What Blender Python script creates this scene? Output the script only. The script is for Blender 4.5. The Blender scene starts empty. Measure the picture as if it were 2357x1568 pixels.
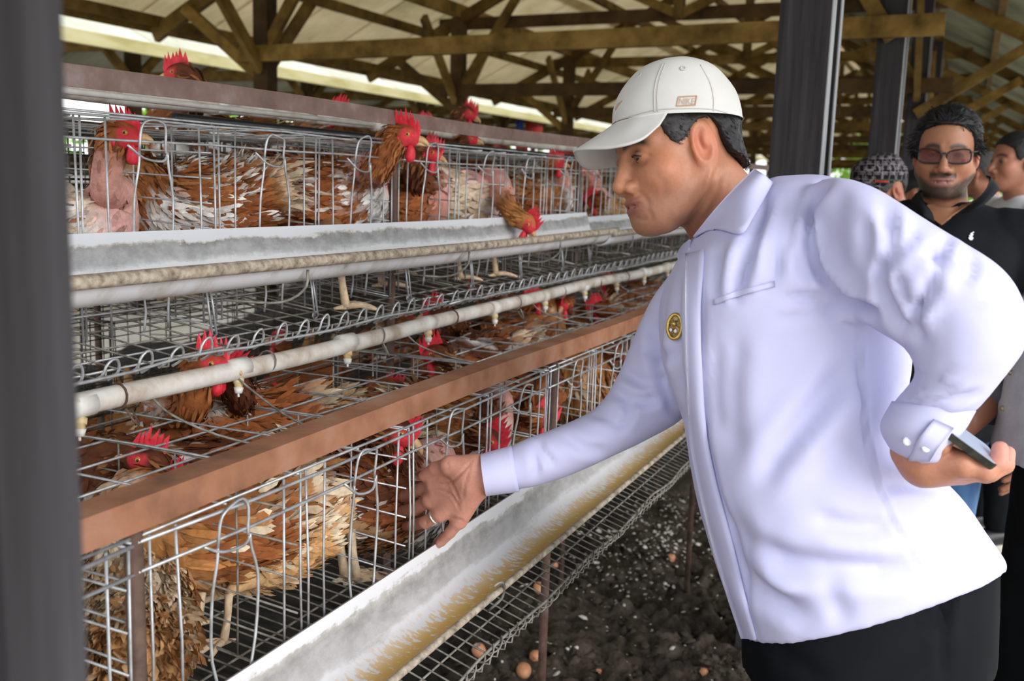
import bpy, bmesh, math, random
import numpy as np
from mathutils import Vector, Matrix, noise as mnoise
R_ = random.Random(7)
S = bpy.context.scene
COL = bpy.data.collections.new('farm'); S.collection.children.link(COL)

# ---------------------------------------------------------------- camera, sky, sun, exposure
FPX = 2295.0; CX, CY = 1178.5, 784.0; EYE = np.array([0.0, 0.0, 1.47])
# rows: world X (along the cage row), Y (to the left, towards the cages), Z (up) in camera axes (right, down, forward)
CM = np.array([[0.41293335, -0.13116476, 0.9012668], [-0.91024089, -0.09288172, 0.40352758], [0.03078262, -0.98699989, -0.15774548]])
cam_d = bpy.data.cameras.new('camera'); cam = bpy.data.objects.new('camera', cam_d); COL.objects.link(cam)
cam_d.sensor_width = 36.0; cam_d.lens = 36.0 * FPX / 2357.0; cam_d.clip_start = 0.02; cam_d.clip_end = 300
mw = Matrix.Identity(4)
for i in range(3):
    mw[i][0] = CM[i][0]; mw[i][1] = -CM[i][1]; mw[i][2] = -CM[i][2]; mw[i][3] = EYE[i]
cam.matrix_world = mw
cam_d.dof.use_dof = True; cam_d.dof.focus_distance = 1.62; cam_d.dof.aperture_fstop = 5.6
S.camera = cam
S.view_settings.view_transform = 'Standard'; S.view_settings.look = 'None'
S.view_settings.gamma = 1.0; S.view_settings.use_curve_mapping = False
S.view_settings.exposure = 1.25
W = bpy.data.worlds.new('overcast_sky'); S.world = W; W.use_nodes = True
wn = W.node_tree.nodes; wl = W.node_tree.links
bgn = wn['Background']; bgn.inputs['Strength'].default_value = 1.0
tcw = wn.new('ShaderNodeTexCoord'); sepw = wn.new('ShaderNodeSeparateXYZ'); rw = wn.new('ShaderNodeValToRGB')
wl.new(tcw.outputs['Generated'], sepw.inputs[0]); wl.new(sepw.outputs['Z'], rw.inputs[0]); wl.new(rw.outputs[0], bgn.inputs[0])
rw.color_ramp.elements[0].position = 0.0; rw.color_ramp.elements[0].color = (.80, .82, .80, 1)
rw.color_ramp.elements[1].position = .6; rw.color_ramp.elements[1].color = (.80, .88, 1.0, 1)
sun_d = bpy.data.lights.new('soft_sun', 'SUN'); sun = bpy.data.objects.new('soft_sun', sun_d); COL.objects.link(sun)
sun_d.energy = 1.25; sun_d.angle = math.radians(42); sun_d.color = (1, .97, .93)
sun.rotation_euler = Vector((0.42, 0.80, -0.43)).to_track_quat('-Z', 'Y').to_euler()   # hazy sun behind the photographer, over the right shoulder
try:
    S.cycles.max_bounces = 7; S.cycles.diffuse_bounces = 4; S.cycles.glossy_bounces = 3; S.cycles.transmission_bounces = 4
    S.cycles.transparent_max_bounces = 6; S.cycles.caustics_reflective = False; S.cycles.caustics_refractive = False
except Exception: pass

def ray(x, y): return CM @ np.array([(x - CX) / FPX, (y - CY) / FPX, 1.0])
def at_Y(x, y, Y): r = ray(x, y); return EYE + r * (Y / r[1])
def at_X(x, y, X): r = ray(x, y); return EYE + r * (X / r[0])
def at_Z(x, y, Z): r = ray(x, y); return EYE + r * ((Z - EYE[2]) / r[2])
def at_D(x, y, D): return EYE + ray(x, y) * D
def proj(P):
    c = (np.asarray(P, float) - EYE) @ CM
    return np.stack([CX + FPX * c[..., 0] / c[..., 2], CY + FPX * c[..., 1] / c[..., 2]], -1)

# ---------------------------------------------------------------- object helpers
def tag(o, label=None, cat=None, group=None, kind=None):
    if label: o['label'] = label
    if cat: o['category'] = cat
    if group: o['group'] = group
    if kind: o['kind'] = kind
    return o
def empty(name, loc=(0, 0, 0), label=None, cat=None, group=None, kind=None, parent=None):
    o = bpy.data.objects.new(name, None); COL.objects.link(o); o.location = loc; o.empty_display_size = .05
    if parent: o.parent = parent
    return tag(o, label, cat, group, kind)
class MB:
    def __init__(s): s.v = []; s.f = []; s.n = 0; s.c = None
    def add(s, v, f):
        v = np.asarray(v, float).reshape(-1, 3)
        s.v.append(v); k = s.n
        s.f.extend([tuple(i + k for i in q) for q in f]); s.n += len(v); return s
    def box(s, c, size, rot=None):
        sx, sy, sz = [k / 2 for k in size]
        v = np.array([[a * sx, b * sy, d * sz] for a in (-1, 1) for b in (-1, 1) for d in (-1, 1)])
        if rot is not None: v = v @ np.asarray(rot).T
        return s.add(v + np.asarray(c, float), [(0, 1, 3, 2), (4, 6, 7, 5), (0, 4, 5, 1), (2, 3, 7, 6), (0, 2, 6, 4), (1, 5, 7, 3)])
    def beam(s, a, b, w, h, upv=(0, 0, 1)):
        a = np.asarray(a, float); b = np.asarray(b, float); d = b - a; L = np.linalg.norm(d); d /= L
        side = np.cross(d, upv); side /= np.linalg.norm(side); u = np.cross(side, d)
        return s.box((a + b) / 2, (L, w, h), np.stack([d, side, u], 1))
    def tube(s, pts, r, n=6, closed=False, caps=True):
        v, f = sweep(pts, r, n, closed, caps); return s.add(v, f)
    def grid(s, P):
        P = np.asarray(P, float); a, b = P.shape[:2]
        f = [(i * b + j, i * b + j + 1, (i + 1) * b + j + 1, (i + 1) * b + j) for i in range(a - 1) for j in range(b - 1)]
        return s.add(P.reshape(-1, 3), f)
    def build(s, name, m=None, parent=None, smooth=False, origin=None):
        v = np.concatenate(s.v) if s.v else np.zeros((0, 3))
        return mesh_obj(name, v, s.f, m, parent, smooth, origin)
def mesh_obj(name, v, f, m=None, parent=None, smooth=False, origin=None, col=None):
    v = np.asarray(v, float)
    po = np.array(parent.location) if parent is not None and parent.parent is None else np.zeros(3)
    if parent is not None and parent.parent is not None:
        po = np.array(parent.location) + np.array(parent.parent.location)
    if origin is None: origin = po
    me = bpy.data.meshes.new(name)
    me.from_pydata((v - np.asarray(origin)).tolist(), [], [tuple(int(i) for i in q) for q in f])
    if smooth:
        me.polygons.foreach_set('use_smooth', [True] * len(me.polygons))
    if col is not None:
        a = me.color_attributes.new('Col', 'FLOAT_COLOR', 'POINT')
        c = np.ones((len(v), 4)); c[:, :3] = col; a.data.foreach_set('color', c.ravel())
    me.update()
    o = bpy.data.objects.new(name, me); COL.objects.link(o)
    o.location = np.asarray(origin) - po
    if parent is not None: o.parent = parent
    if m is not None:
        for k in (m if isinstance(m, (list, tuple)) else [m]): me.materials.append(k)
    return o
def catmull(pts, n):
    P = np.asarray(pts, float); k = len(P)
    t = np.linspace(0, k - 1, n); i = np.minimum(t.astype(int), k - 2); u = (t - i)[:, None]
    Q = np.vstack([2 * P[0] - P[1], P, 2 * P[-1] - P[-2]])
    p0, p1, p2, p3 = Q[i], Q[i + 1], Q[i + 2], Q[i + 3]
    return .5 * (2 * p1 + (p2 - p0) * u + (2 * p0 - 5 * p1 + 4 * p2 - p3) * u ** 2 + (3 * p1 - p0 - 3 * p2 + p3) * u ** 3)
def sweep(pts, r, n=6, closed=False, caps=True, flat=None):
    P = np.asarray(pts, float); k = len(P); r = np.broadcast_to(np.asarray(r, float), (k,))
    if closed: T = np.roll(P, -1, 0) - np.roll(P, 1, 0)
    else: T = np.gradient(P, axis=0)
    T /= np.linalg.norm(T, axis=1, keepdims=True) + 1e-12
    u = np.cross(T[0], (0, 0, 1.0))
    if np.linalg.norm(u) < .05: u = np.cross(T[0], (0, 1.0, 0))
    u /= np.linalg.norm(u); V = []
    a = np.arange(n) * 2 * math.pi / n; ca, sa = np.cos(a)[:, None], np.sin(a)[:, None]
    for i in range(k):
        u = u - T[i] * u.dot(T[i]); u /= np.linalg.norm(u) + 1e-12; w = np.cross(T[i], u)
        fl = 1 if flat is None else flat[i]
        V.append(P[i] + r[i] * (ca * u * fl + sa * w))
    V = np.concatenate(V); F = []
    for i in range(k if closed else k - 1):
        b = ((i + 1) % k) * n; c = i * n
        F += [(c + j, c + (j + 1) % n, b + (j + 1) % n, b + j) for j in range(n)]
    if caps and not closed: F += [tuple(range(n))[::-1], tuple((k - 1) * n + j for j in range(n))]
    return V, F

# ---------------------------------------------------------------- materials
def ramp(nt, src, stops):
    r = nt.nodes.new('ShaderNodeValToRGB'); e = r.color_ramp.elements
    while len(e) < len(stops): e.new(.5)
    for k, (p, c) in zip(e, stops): k.position = p; k.color = (*c, 1) if len(c) == 3 else c
    nt.links.new(src, r.inputs[0]); return r.outputs[0]
def mixc(nt, fac, a, b, mode='MIX'):
    m = nt.nodes.new('ShaderNodeMix'); m.data_type = 'RGBA'; m.blend_type = mode
    for s_, k in ((0, fac), (6, a), (7, b)):
        if hasattr(k, 'links'): nt.links.new(k, m.inputs[s_])
        elif s_ == 0: m.inputs[0].default_value = k
        else: m.inputs[s_].default_value = (*k, 1)
    return m.outputs[2]
def math_(nt, op, a, b=None):
    m = nt.nodes.new('ShaderNodeMath'); m.operation = op
    for i, k in enumerate((a, b)):
        if k is None: continue
        if hasattr(k, 'links'): nt.links.new(k, m.inputs[i])
        else: m.inputs[i].default_value = k
    return m.outputs[0]
def noise_(nt, vec, scale, detail=4, rough=.55, stretch=None):
    if stretch is not None:
        mp = nt.nodes.new('ShaderNodeMapping'); mp.inputs['Scale'].default_value = stretch; nt.links.new(vec, mp.inputs[0]); vec = mp.outputs[0]
    n = nt.nodes.new('ShaderNodeTexNoise'); n.inputs['Scale'].default_value = scale; n.inputs['Detail'].default_value = detail
    n.inputs['Roughness'].default_value = rough; nt.links.new(vec, n.inputs['Vector']); return n.outputs['Fac']
def new_mat(name, rough=.6, metal=0.0, spec=.4):
    m = bpy.data.materials.new(name); m.use_nodes = True; nt = m.node_tree; p = nt.nodes['Principled BSDF']
    p.inputs['Roughness'].default_value = rough; p.inputs['Metallic'].default_value = metal; p.inputs['Specular IOR Level'].default_value = spec
    tc = nt.nodes.new('ShaderNodeTexCoord'); return m, nt, p, tc.outputs['Object']
def bump_(nt, p, h, strength=.3, dist=.01):
    b = nt.nodes.new('ShaderNodeBump'); b.inputs['Strength'].default_value = strength; b.inputs['Distance'].default_value = dist
    nt.links.new(h, b.inputs['Height']); nt.links.new(b.outputs[0], p.inputs['Normal'])
def pm(name, stops, scale=8, rough=.6, metal=0., spec=.4, stretch=None, bump=0, bscale=None, detail=5, rnd=0, bdist=.01):
    """noise-driven colour ramp, optional fine bump, optional per-object brightness variation"""
    m, nt, p, vec = new_mat(name, rough, metal, spec)
    f = noise_(nt, vec, scale, detail, .6, stretch)
    if len(stops) > 1: c = ramp(nt, f, stops)
    else:
        rgb = nt.nodes.new('ShaderNodeRGB'); rgb.outputs[0].default_value = (*stops[0][1], 1); c = rgb.outputs[0]
    if rnd:
        oi = nt.nodes.new('ShaderNodeObjectInfo'); hs = nt.nodes.new('ShaderNodeHueSaturation')
        nt.links.new(math_(nt, 'ADD', math_(nt, 'MULTIPLY', oi.outputs['Random'], 2 * rnd), 1 - rnd), hs.inputs['Value']); nt.links.new(c, hs.inputs['Color']); c = hs.outputs[0]
    nt.links.new(c, p.inputs['Base Color'])
    if bump: bump_(nt, p, noise_(nt, vec, bscale or scale * 4, 6, .65, stretch), bump, bdist)
    return m
def vmat(name, rough=.6, scale=60, amt=.18, bump=.15, bdist=.003, spec=.35, sss=0, stretch=None, sheen=0):
    """vertex colour 'Col' with fine procedural variation"""
    m, nt, p, vec = new_mat(name, rough, 0, spec)
    at = nt.nodes.new('ShaderNodeAttribute'); at.attribute_name = 'Col'
    f = noise_(nt, vec, scale, 5, .65, stretch)
    v = ramp(nt, f, [(.3, (1 - amt,) * 3), (.7, (1 + amt * .5,) * 3)])
    nt.links.new(mixc(nt, 1.0, at.outputs['Color'], v, 'MULTIPLY'), p.inputs['Base Color'])
    if bump: bump_(nt, p, f, bump, bdist)
    if sss:
        p.inputs['Subsurface Weight'].default_value = sss; p.inputs['Subsurface Radius'].default_value = (1, .35, .2); p.inputs['Subsurface Scale'].default_value = .006
    if sheen: p.inputs['Sheen Weight'].default_value = sheen
    return m
MT = {}
MT['wire'] = pm('galvanised_wire', [(.35, (.30, .30, .30)), (.6, (.52, .54, .57))], 30, .42, .55, .5)
MT['wire_old'] = pm('dusty_wire', [(.35, (.12, .105, .085)), (.62, (.32, .30, .27))], 40, .6, .25, .3)
MT['wire_shade'] = pm('shaded_rusty_wire', [(.35, (.03, .025, .02)), (.62, (.11, .10, .09))], 40, .7, .1, .2)  # darkened wire, shade around the back cages painted into its colour
MT['rust'] = pm('rusted_iron', [(.3, (.16, .075, .045)), (.5, (.30, .135, .075)), (.7, (.36, .20, .14))], 9, .75, .1, .3, bump=.25, bscale=140, bdist=.002)
MT['rust_grey'] = pm('grey_rusted_iron', [(.3, (.13, .085, .075)), (.55, (.20, .13, .115)), (.72, (.27, .21, .20))], 14, .7, .15, .3, stretch=(1, 1, 1), bump=.3, bscale=160, bdist=.002)
MT['rod'] = pm('rusty_rod', [(.3, (.055, .032, .026)), (.6, (.14, .085, .065)), (.75, (.2, .15, .13))], 22, .75, .1, .3, bump=.3, bscale=120, bdist=.002)
MT['pvc'] = pm('dusty_pvc_pipe', [(.32, (.36, .28, .22)), (.5, (.58, .53, .48)), (.62, (.66, .64, .61))], 14, .55, 0, .4, bump=.12, bscale=90, bdist=.002)
MT['pvc_white'] = pm('white_pvc', [(.3, (.55, .52, .47)), (.6, (.72, .71, .69))], 20, .5)
MT['yellow'] = pm('yellowed_plastic', [(.3, (.50, .34, .12)), (.6, (.66, .55, .34))], 40, .5)
MT['bead'] = pm('dirty_trough_rim', [(.3, (.13, .11, .085)), (.5, (.36, .30, .235)), (.66, (.52, .45, .37))], 60, .8, 0, .2, bump=.5, bscale=180, bdist=.002)
MT['post'] = pm('dark_weathered_post', [(.3, (.022, .020, .022)), (.6, (.045, .042, .046)), (.8, (.075, .072, .078))], 12, .85, 0, .1, stretch=(3, 3, .12), bump=.5, bscale=60, bdist=.003)
MT['post_lit'] = pm('lit_post_side', [(.3, (.20, .20, .215)), (.6, (.36, .37, .39))], 14, .8, 0, .25, stretch=(3, 3, .15), bump=.3, bscale=60, bdist=.002)  # paler post wood, light on the right side put into the colour
MT['timber'] = pm('old_roof_timber', [(.3, (.065, .036, .008)), (.55, (.18, .11, .027)), (.75, (.28, .18, .058))], 5, .8, 0, .2, stretch=(1, 1, 1), bump=.25, bscale=40, rnd=.35)
MT['timber_dark'] = pm('dark_roof_timber', [(.3, (.035, .020, .008)), (.6, (.085, .05, .018))], 5, .8, 0, .2, rnd=.25)
MT['sheet'] = pm('weathered_roof_sheet', [(.25, (.28, .28, .09)), (.42, (.60, .48, .26)), (.62, (.76, .62, .38)), (.8, (.80, .69, .46))], 1.6, .75, 0, .25, detail=7, rnd=.10)
def translucent(m, k):
    nt = m.node_tree; p = nt.nodes['Principled BSDF']; out = nt.nodes['Material Output']; tr = nt.nodes.new('ShaderNodeBsdfTranslucent'); mx = nt.nodes.new('ShaderNodeMixShader')
    nt.links.new(p.inputs['Base Color'].links[0].from_socket, tr.inputs[0]); mx.inputs[0].default_value = k
    nt.links.new(p.outputs[0], mx.inputs[1]); nt.links.new(tr.outputs[0], mx.inputs[2]); nt.links.new(mx.outputs[0], out.inputs[0])
translucent(MT['sheet'], .24)  # translucency added to brighten undersides, standing in for bounced ground light
MT['sheet_green'] = pm('grey_green_roof_sheet', [(.3, (.20, .22, .13)), (.55, (.34, .35, .26)), (.75, (.42, .42, .33))], 1.6, .75, 0, .2, detail=7, rnd=.10)
MT['sheet_far'] = pm('pale_roof_sheet', [(.3, (.34, .34, .25)), (.6, (.55, .53, .42))], 1.2, .75, 0, .2, rnd=.1)
MT['fascia'] = pm('mossy_cream_gutter', [(.3, (.34, .29, .10)), (.5, (.48, .43, .21)), (.7, (.56, .52, .32))], 3, .6, stretch=(.5, 1, 3))
MT['ground_out'] = pm('pale_sandy_ground', [(.3, (.50, .42, .31)), (.5, (.68, .61, .50)), (.7, (.74, .70, .61))], 1.2, .9, 0, .1, detail=8, bump=.4, bscale=20)
MT['leaf'] = pm('fresh_leaves', [(.3, (.10, .24, .02)), (.6, (.26, .46, .05)), (.8, (.45, .62, .12))], 3, .6, 0, .2, rnd=.25)
MT['black'] = pm('black_plastic', [(0, (.012, .012, .014))], 5, .4)
# ================================================================ SETTING
def lerp(a, b, t): return np.asarray(a, float) * (1 - t) + np.asarray(b, float) * t
# pale yard around the sheds
g = MB(); g.grid([[(x, y, -.03) for y in (-60, 5.9, 90)] for x in (-40, 10, 110)])
yard = g.build('floor', MT['ground_out']); tag(yard, kind='structure', label='pale sandy yard between and beyond the sheds')
# dark dirt under the cages, displaced clods
dm, nt, p, vec = new_mat('chicken_dirt', .85, 0, .25)
c1 = ramp(nt, noise_(nt, vec, 9, 8, .7), [(.32, (.014, .011, .009)), (.46, (.070, .052, .037)), (.60, (.15, .115, .088)), (.76, (.26, .22, .185))])
c2 = ramp(nt, noise_(nt, vec, 4, 4), [(.5, (0, 0, 0)), (.62, (1, 1, 1))])
c3 = mixc(nt, math_(nt, 'MULTIPLY', c2, .45), c1, (.045, .040, .012))
sp = ramp(nt, noise_(nt, vec, 75, 3, .6), [(.66, (0, 0, 0)), (.72, (1, 1, 1))])
pt = ramp(nt, noise_(nt, vec, 3.1, 2), [(.42, (0, 0, 0)), (.6, (1, 1, 1))])
c4 = mixc(nt, math_(nt, 'MULTIPLY', math_(nt, 'MULTIPLY', sp, pt), .8), c3, (.34, .33, .29))
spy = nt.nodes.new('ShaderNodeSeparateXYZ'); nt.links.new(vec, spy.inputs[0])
y_dark = ramp(nt, math_(nt, 'ADD', math_(nt, 'MULTIPLY', spy.outputs['Y'], .5), math_(nt, 'MULTIPLY', noise_(nt, vec, 5, 4), .15)), [(.62, (1, 1, 1)), (.74, (.22, .23, .20))])   # droppings much darker from under the cages back
c4 = mixc(nt, 1.0, c4, y_dark, 'MULTIPLY')
nt.links.new(c4, p.inputs['Base Color']); bump_(nt, p, noise_(nt, vec, 45, 8, .75), .9, .02)
p.inputs['Roughness'].default_value = .6
xs = np.unique(np.round(np.concatenate([np.linspace(-2, 1.7, 12), np.linspace(1.7, 4.6, 210), np.linspace(4.6, 40, 40)]), 4))
ys = np.unique(np.round(np.concatenate([np.linspace(-.32, -.1, 5), np.linspace(-.1, 1.35, 110), np.linspace(1.35, 5.7, 20)]), 4))
V = []
for x in xs:
    for y in ys:
        n1 = mnoise.fractal(Vector((x * 3.2, y * 3.2, 1.7)), .8, 2.1, 5); n2 = mnoise.turbulence(Vector((x * 15, y * 15, 4)), 3, True)
        dx = max(0, 1 - abs(x - 3.2) / 2.5)
        z = .012 + .040 * n1 + .065 * (n2 - .45) * dx
        if y < .1: z -= .10 * min(1, (.1 - y) / .42)
        V.append((x, y, max(z, -.09)))
nY = len(ys)
F = [(i * nY + j, (i + 1) * nY + j, (i + 1) * nY + j + 1, i * nY + j + 1) for i in range(len(xs) - 1) for j in range(nY - 1)]
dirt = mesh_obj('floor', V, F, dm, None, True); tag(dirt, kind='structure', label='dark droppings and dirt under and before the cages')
V_ = np.array(V).reshape(len(xs), nY, 3)
# dark ridge added behind the cages to block the bright yard below the floors
hx_ = np.linspace(-1, 20, 150); hy_ = np.linspace(2.9, 4.6, 26); G = []
for x in hx_:
    row = []
    for y in hy_:
        b = max(0, 1 - ((y - 3.75) / .85) ** 2); h = b * (.50 + .34 * min(1, max(0, (x - 4.2) / 1.2)) + .14 * mnoise.fractal(Vector((x * .9, y, 3)), .8, 2, 4)) + .07 * b * mnoise.turbulence(Vector((x * 4, y * 4, 9)), 3, True)
        row.append((x, y, h - .03))
    G.append(row)
hp = MB().grid(G).build('added_dark_heap', dm, None, True); tag(hp, 'long dark heap added behind the cages to darken the view under them', 'heap', kind='stuff')
def ground_z(x, y):
    i = min(np.searchsorted(xs, x), len(xs) - 1); j = min(np.searchsorted(ys, y), nY - 1); return V_[i, j, 2]
def on_ground(px, py):
    P = at_Z(px, py, 0.0)
    for _ in range(3): P = at_Z(px, py, ground_z(P[0], P[1]))
    return P

# ---- roof of this shed (ceiling): ridge Y=2.5 Z=4.15, eaves Y=5.8 / -0.8 at Z=2.49
roof = empty('ceiling', (0, 0, 0), kind='structure')
RY, RZ, EZ, HALF = 2.5, 4.20, 2.535, 3.3
def sheet_mesh(width, length, pitch=.076, amp=.014):
    n = int(width / pitch * 6); V = []
    for j in range(2):
        for i in range(n + 1):
            x = i * width / n; V.append((x, j * length, amp * math.cos(2 * math.pi * x / pitch)))
    return V, [(i, i + 1, n + 2 + i, n + 1 + i) for i in range(n)]
sv, sf = sheet_mesh(.82, 1.92)
sm = bpy.data.meshes.new('roof_sheet'); sm.from_pydata(sv, [], sf); sm.polygons.foreach_set('use_smooth', [True] * len(sm.polygons)); sm.materials.append(MT['sheet'])
sm3 = sm.copy(); sm3.materials.clear(); sm3.materials.append(MT['sheet_green'])
sl = math.atan2(RZ - EZ, HALF)
for side in (1, -1):
    for row in (0, 1):
        for k in range(52):
            o = bpy.data.objects.new('roof_sheet', sm if side > 0 else sm3); COL.objects.link(o); o.parent = roof
            d = .0 + row * 1.79; ey = RY + side * (HALF + .06)
            y0 = ey - side * d * math.cos(sl); z0 = EZ + .075 + d * math.sin(sl) + (.012 if row else 0) + (k % 2) * .004
            x0 = -1.2 + k * .79
            o.location = (x0 if side < 0 else x0 + .82, y0, z0); o.rotation_euler = (sl, 0, 0 if side < 0 else math.pi)
XF = [0.2] + [3.0 * i for i in range(1, 14)]
MBt = lambda name, a, b, w, h, m='timber', par=roof, up=(0, 0, 1): MB().beam(a, b, w, h, up).build(name, MT[m], par)
def zroof(y): return RZ - (abs(y - RY)) * (RZ - EZ) / HALF
for y, hh in [(5.74, .08), (5.1, .08), (4.72, .13), (3.95, .08), (3.2, .08), (2.62, .08), (2.38, .08), (1.8, .08), (1.05, .08), (.46, .13), (-.1, .08), (-.74, .08)]:
    MBt('purlin', (-1.2, y, zroof(y) + .02), (40, y, zroof(y) + .02), .055, hh, 'timber')
MBt('eave_board', (-1.2, 5.83, EZ + .03), (40, 5.83, EZ + .03), .025, .11, 'timber')
MBt('eave_board', (-1.2, -.83, EZ + .02), (40, -.83, EZ + .02), .025, .12, 'timber')
rg = random.Random(3)
for X in XF:
    j = lambda a=.03: rg.uniform(-a, a)
    for s_ in (1, -1):
        ye = RY + s_ * (HALF - .02)
        MBt('rafter', (X + .05, ye, EZ - .05), (X + .05, RY, RZ - .06), .05, .11)
    if X > 5:
        MBt('tie_beam', (X - .07, 4.86, 2.325 + j()), (X - .07, .2, 2.36 + j()), .05, .115 + j(.01), 'timber' if rg.random() < .7 else 'timber_dark')
        MBt('upper_tie_beam', (X + .07, 4.95, 2.98 + j()), (X + .07, .1, 3.0 + j()), .05, .11, 'timber' if rg.random() < .6 else 'timber_dark')
    MBt('king_post', (X, RY, 2.95), (X, RY, RZ - .1), .08, .09, up=(0, 1, 0))
    for yp in (4.7, .46) if X > 4 else ():
        for sx in (1, -1) if (yp > 1 or X > 8) else ():
            MBt('brace', (X + sx * .05, yp, 2.22 + j()), (X + sx * (.72 + j()), yp, 2.93), .045, .09)
        MBt('brace', (X - .03, yp, 2.30 + j()), (X - .03, yp - (.75 if yp > 1 else -.75), zroof(yp - (.75 if yp > 1 else -.75)) - .08), .045, .08)
        oy = .72 if yp > 1 else -.85
        if yp > 1 or X > 8: MBt('brace', (X - .02, yp, 2.12 + j()), (X - .02, yp + oy, zroof(yp + oy) - .06), .045, .085)
    MBt('web_strut', (X, 2.5, 2.98), (X, 3.7, zroof(3.7) - .08), .045, .08)
    MBt('web_strut', (X, 2.5, 2.98), (X, 1.3, zroof(1.3) - .08), .045, .08)
# ---- posts
def post_far(X, i):
    o = MB().box((X, 4.7, 1.5), (.115, .125, 3.02)).build('wooden_post', MT['timber_dark'], None, origin=(X, 4.7, 0))
    return o
words = ['first', 'second', 'third', 'fourth', 'fifth', 'sixth', 'seventh', 'eighth', 'ninth', 'tenth', 'eleventh', 'twelfth', 'thirteenth', 'fourteenth']
for i, X in enumerate(XF[2:9]):
    o = post_far(X, i)
    tag(o, 'dark square timber post behind the cages, %s along the far eave counted from the left' % words[i], 'post', 'posts along the far eave')
def aisle_post(X, label, n):
    e = empty('wooden_post', (X, .46, 0), label, 'post', 'dark posts along the aisle')
    m = MB(); m.box((X + .04, .468, 1.55), (.075, .143, 3.1)); m.build('front_plank', MT['post'], e)
    m = MB(); m.box((X + .115, .470, 1.55), (.05, .12, 3.1)); m.build('filler', MT['post'], e)
    m = MB(); m.box((X + .17, .463, 1.55), (.05, .143, 3.1)); m.build('rear_plank', MT['post'], e)
    m = MB(); m.box((X + .04, .395, 1.55), (.07, .004, 3.1)); m.box((X + .17, .390, 1.55), (.046, .004, 3.1)); m.build('side_strip', MT['post_lit' if n else 'post'], e)  # side strips coloured as if lit; the nearest post keeps the dark wood
aisle_post(.155, 'huge blurred dark post filling the left edge, close to the camera', 0)
aisle_post(3.0, 'dark double plank post directly behind the bending man in white', 1)
aisle_post(6.0, 'dark plank post rising behind the monogram cap', 2)
aisle_post(9.0, 'narrow grey plank post just left of the bearded man in glasses', 3)
aisle_post(12.0, 'far brown plank post above the head of the bearded man', 4)
for X, w_ in zip(XF[6:10], ('sixth', 'seventh', 'eighth', 'ninth')): aisle_post(X, 'far plank post deep in the shed beyond the bearded man, %s along the aisle' % w_, 5)

# ---- neighbouring shed
ns = empty('poultry_shed', (0, 7.2, 0), 'neighbouring open shed with pale sheet roof and cream mossy gutter, beyond the sky gap', 'shed')
NE, NR, NRZ, NZ = 7.2, 10.4, 4.1, 2.535
def nb(name, a, b, w, h, m): MB().beam(a, b, w, h).build(name, MT[m], ns)
nb('gutter', (0, NE - .06, NZ + .055), (45, NE - .06, NZ + .055), .05, .115, 'fascia')
sl2 = math.atan2(NRZ - NZ, NR - NE); L2 = math.hypot(NRZ - NZ, NR - NE)
sv2, sf2 = sheet_mesh(1.52, L2 + .1, .152, .016)
sm2 = bpy.data.meshes.new('roof_sheet'); sm2.from_pydata(sv2, [], sf2); sm2.materials.append(MT['sheet_far'])
for side in (-1, 1):
    for k in range(30):
        o = bpy.data.objects.new('roof_sheet', sm2); COL.objects.link(o); o.parent = ns
        x0 = k * 1.5; ye = NE if side < 0 else 2 * NR - NE
        o.location = (x0 if side < 0 else x0 + 1.52, ye - 7.2 + side * .04, NZ + .10); o.rotation_euler = (sl2, 0, 0 if side < 0 else math.pi)
for X in range(2, 45, 3):
    nb('post', (X, 7.95, 0), (X + .001, 7.95, 3.0), .12, .12, 'timber_dark'); nb('post', (X, 12.9, 0), (X + .001, 12.9, 3.0), .12, .12, 'timber_dark')
    nb('tie_beam', (X, 7.8, 2.75), (X, 13.1, 2.75), .06, .14, 'timber')
    nb('brace', (X, 7.95, 2.35), (X + .7, 7.95, 2.95), .05, .09, 'timber'); nb('brace', (X, 7.95, 2.35), (X - .7, 7.95, 2.95), .05, .09, 'timber')
    nb('rafter', (X, NE, NZ), (X, NR, NRZ - .06), .05, .12, 'timber'); nb('rafter', (X, 2 * NR - NE, NZ), (X, NR, NRZ - .06), .05, .12, 'timber')
for y in (7.95, 9.2, 11.6, 12.9): nb('purlin', (0, y, NRZ - abs(y - NR) * .494 + .0), (45, y, NRZ - abs(y - NR) * .494), .06, .1, 'timber')

# ---- greenery beyond (every shrub one thing)
def leaf_cloud(n, rad, rng, size=.16):
    q = rng.normal(size=(n, 3)); q /= np.linalg.norm(q, axis=1, keepdims=True)
    c = q * (rng.random((n, 1)) ** .45) * np.asarray(rad)
    V = []; F = []
    for i in range(n):
        a = rng.normal(size=3); a /= np.linalg.norm(a); b = np.cross(a, rng.normal(size=3)); b /= np.linalg.norm(b); s_ = size * rng.uniform(.6, 1.3)
        k = len(V); V += [c[i] - a * s_, c[i] + b * s_ * .4, c[i] + a * s_, c[i] - b * s_ * .4]; F.append((k, k + 1, k + 2, k + 3))
    return np.array(V), F
rngl = np.random.default_rng(5)
leafm = []
for k in range(3):
    v, f = leaf_cloud(900, (1.5, 1.5, 1.3), rngl); me = bpy.data.meshes.new('foliage'); me.from_pydata(v.tolist(), [], f); me.materials.append(MT['leaf']); leafm.append(me)
stem = bpy.data.meshes.new('stem'); vv, ff = sweep([(0, 0, -1.5), (.05, 0, -.6), (0, .05, .6)], [.08, .06, .02], 6); stem.from_pydata(vv.tolist(), [], ff); stem.materials.append(MT['timber_dark'])
def shrub(x, y, s_, k, label, grp):
    e = empty('leafy_shrub', (x, y, 1.45 * s_), label, 'shrub', grp); e.scale = (s_, s_, s_); e.rotation_euler[2] = k * 1.3
    for nm, me in (('foliage', leafm[k % 3]), ('stem', stem)):
        o = bpy.data.objects.new(nm, me); COL.objects.link(o); o.parent = e
k = 0
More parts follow.
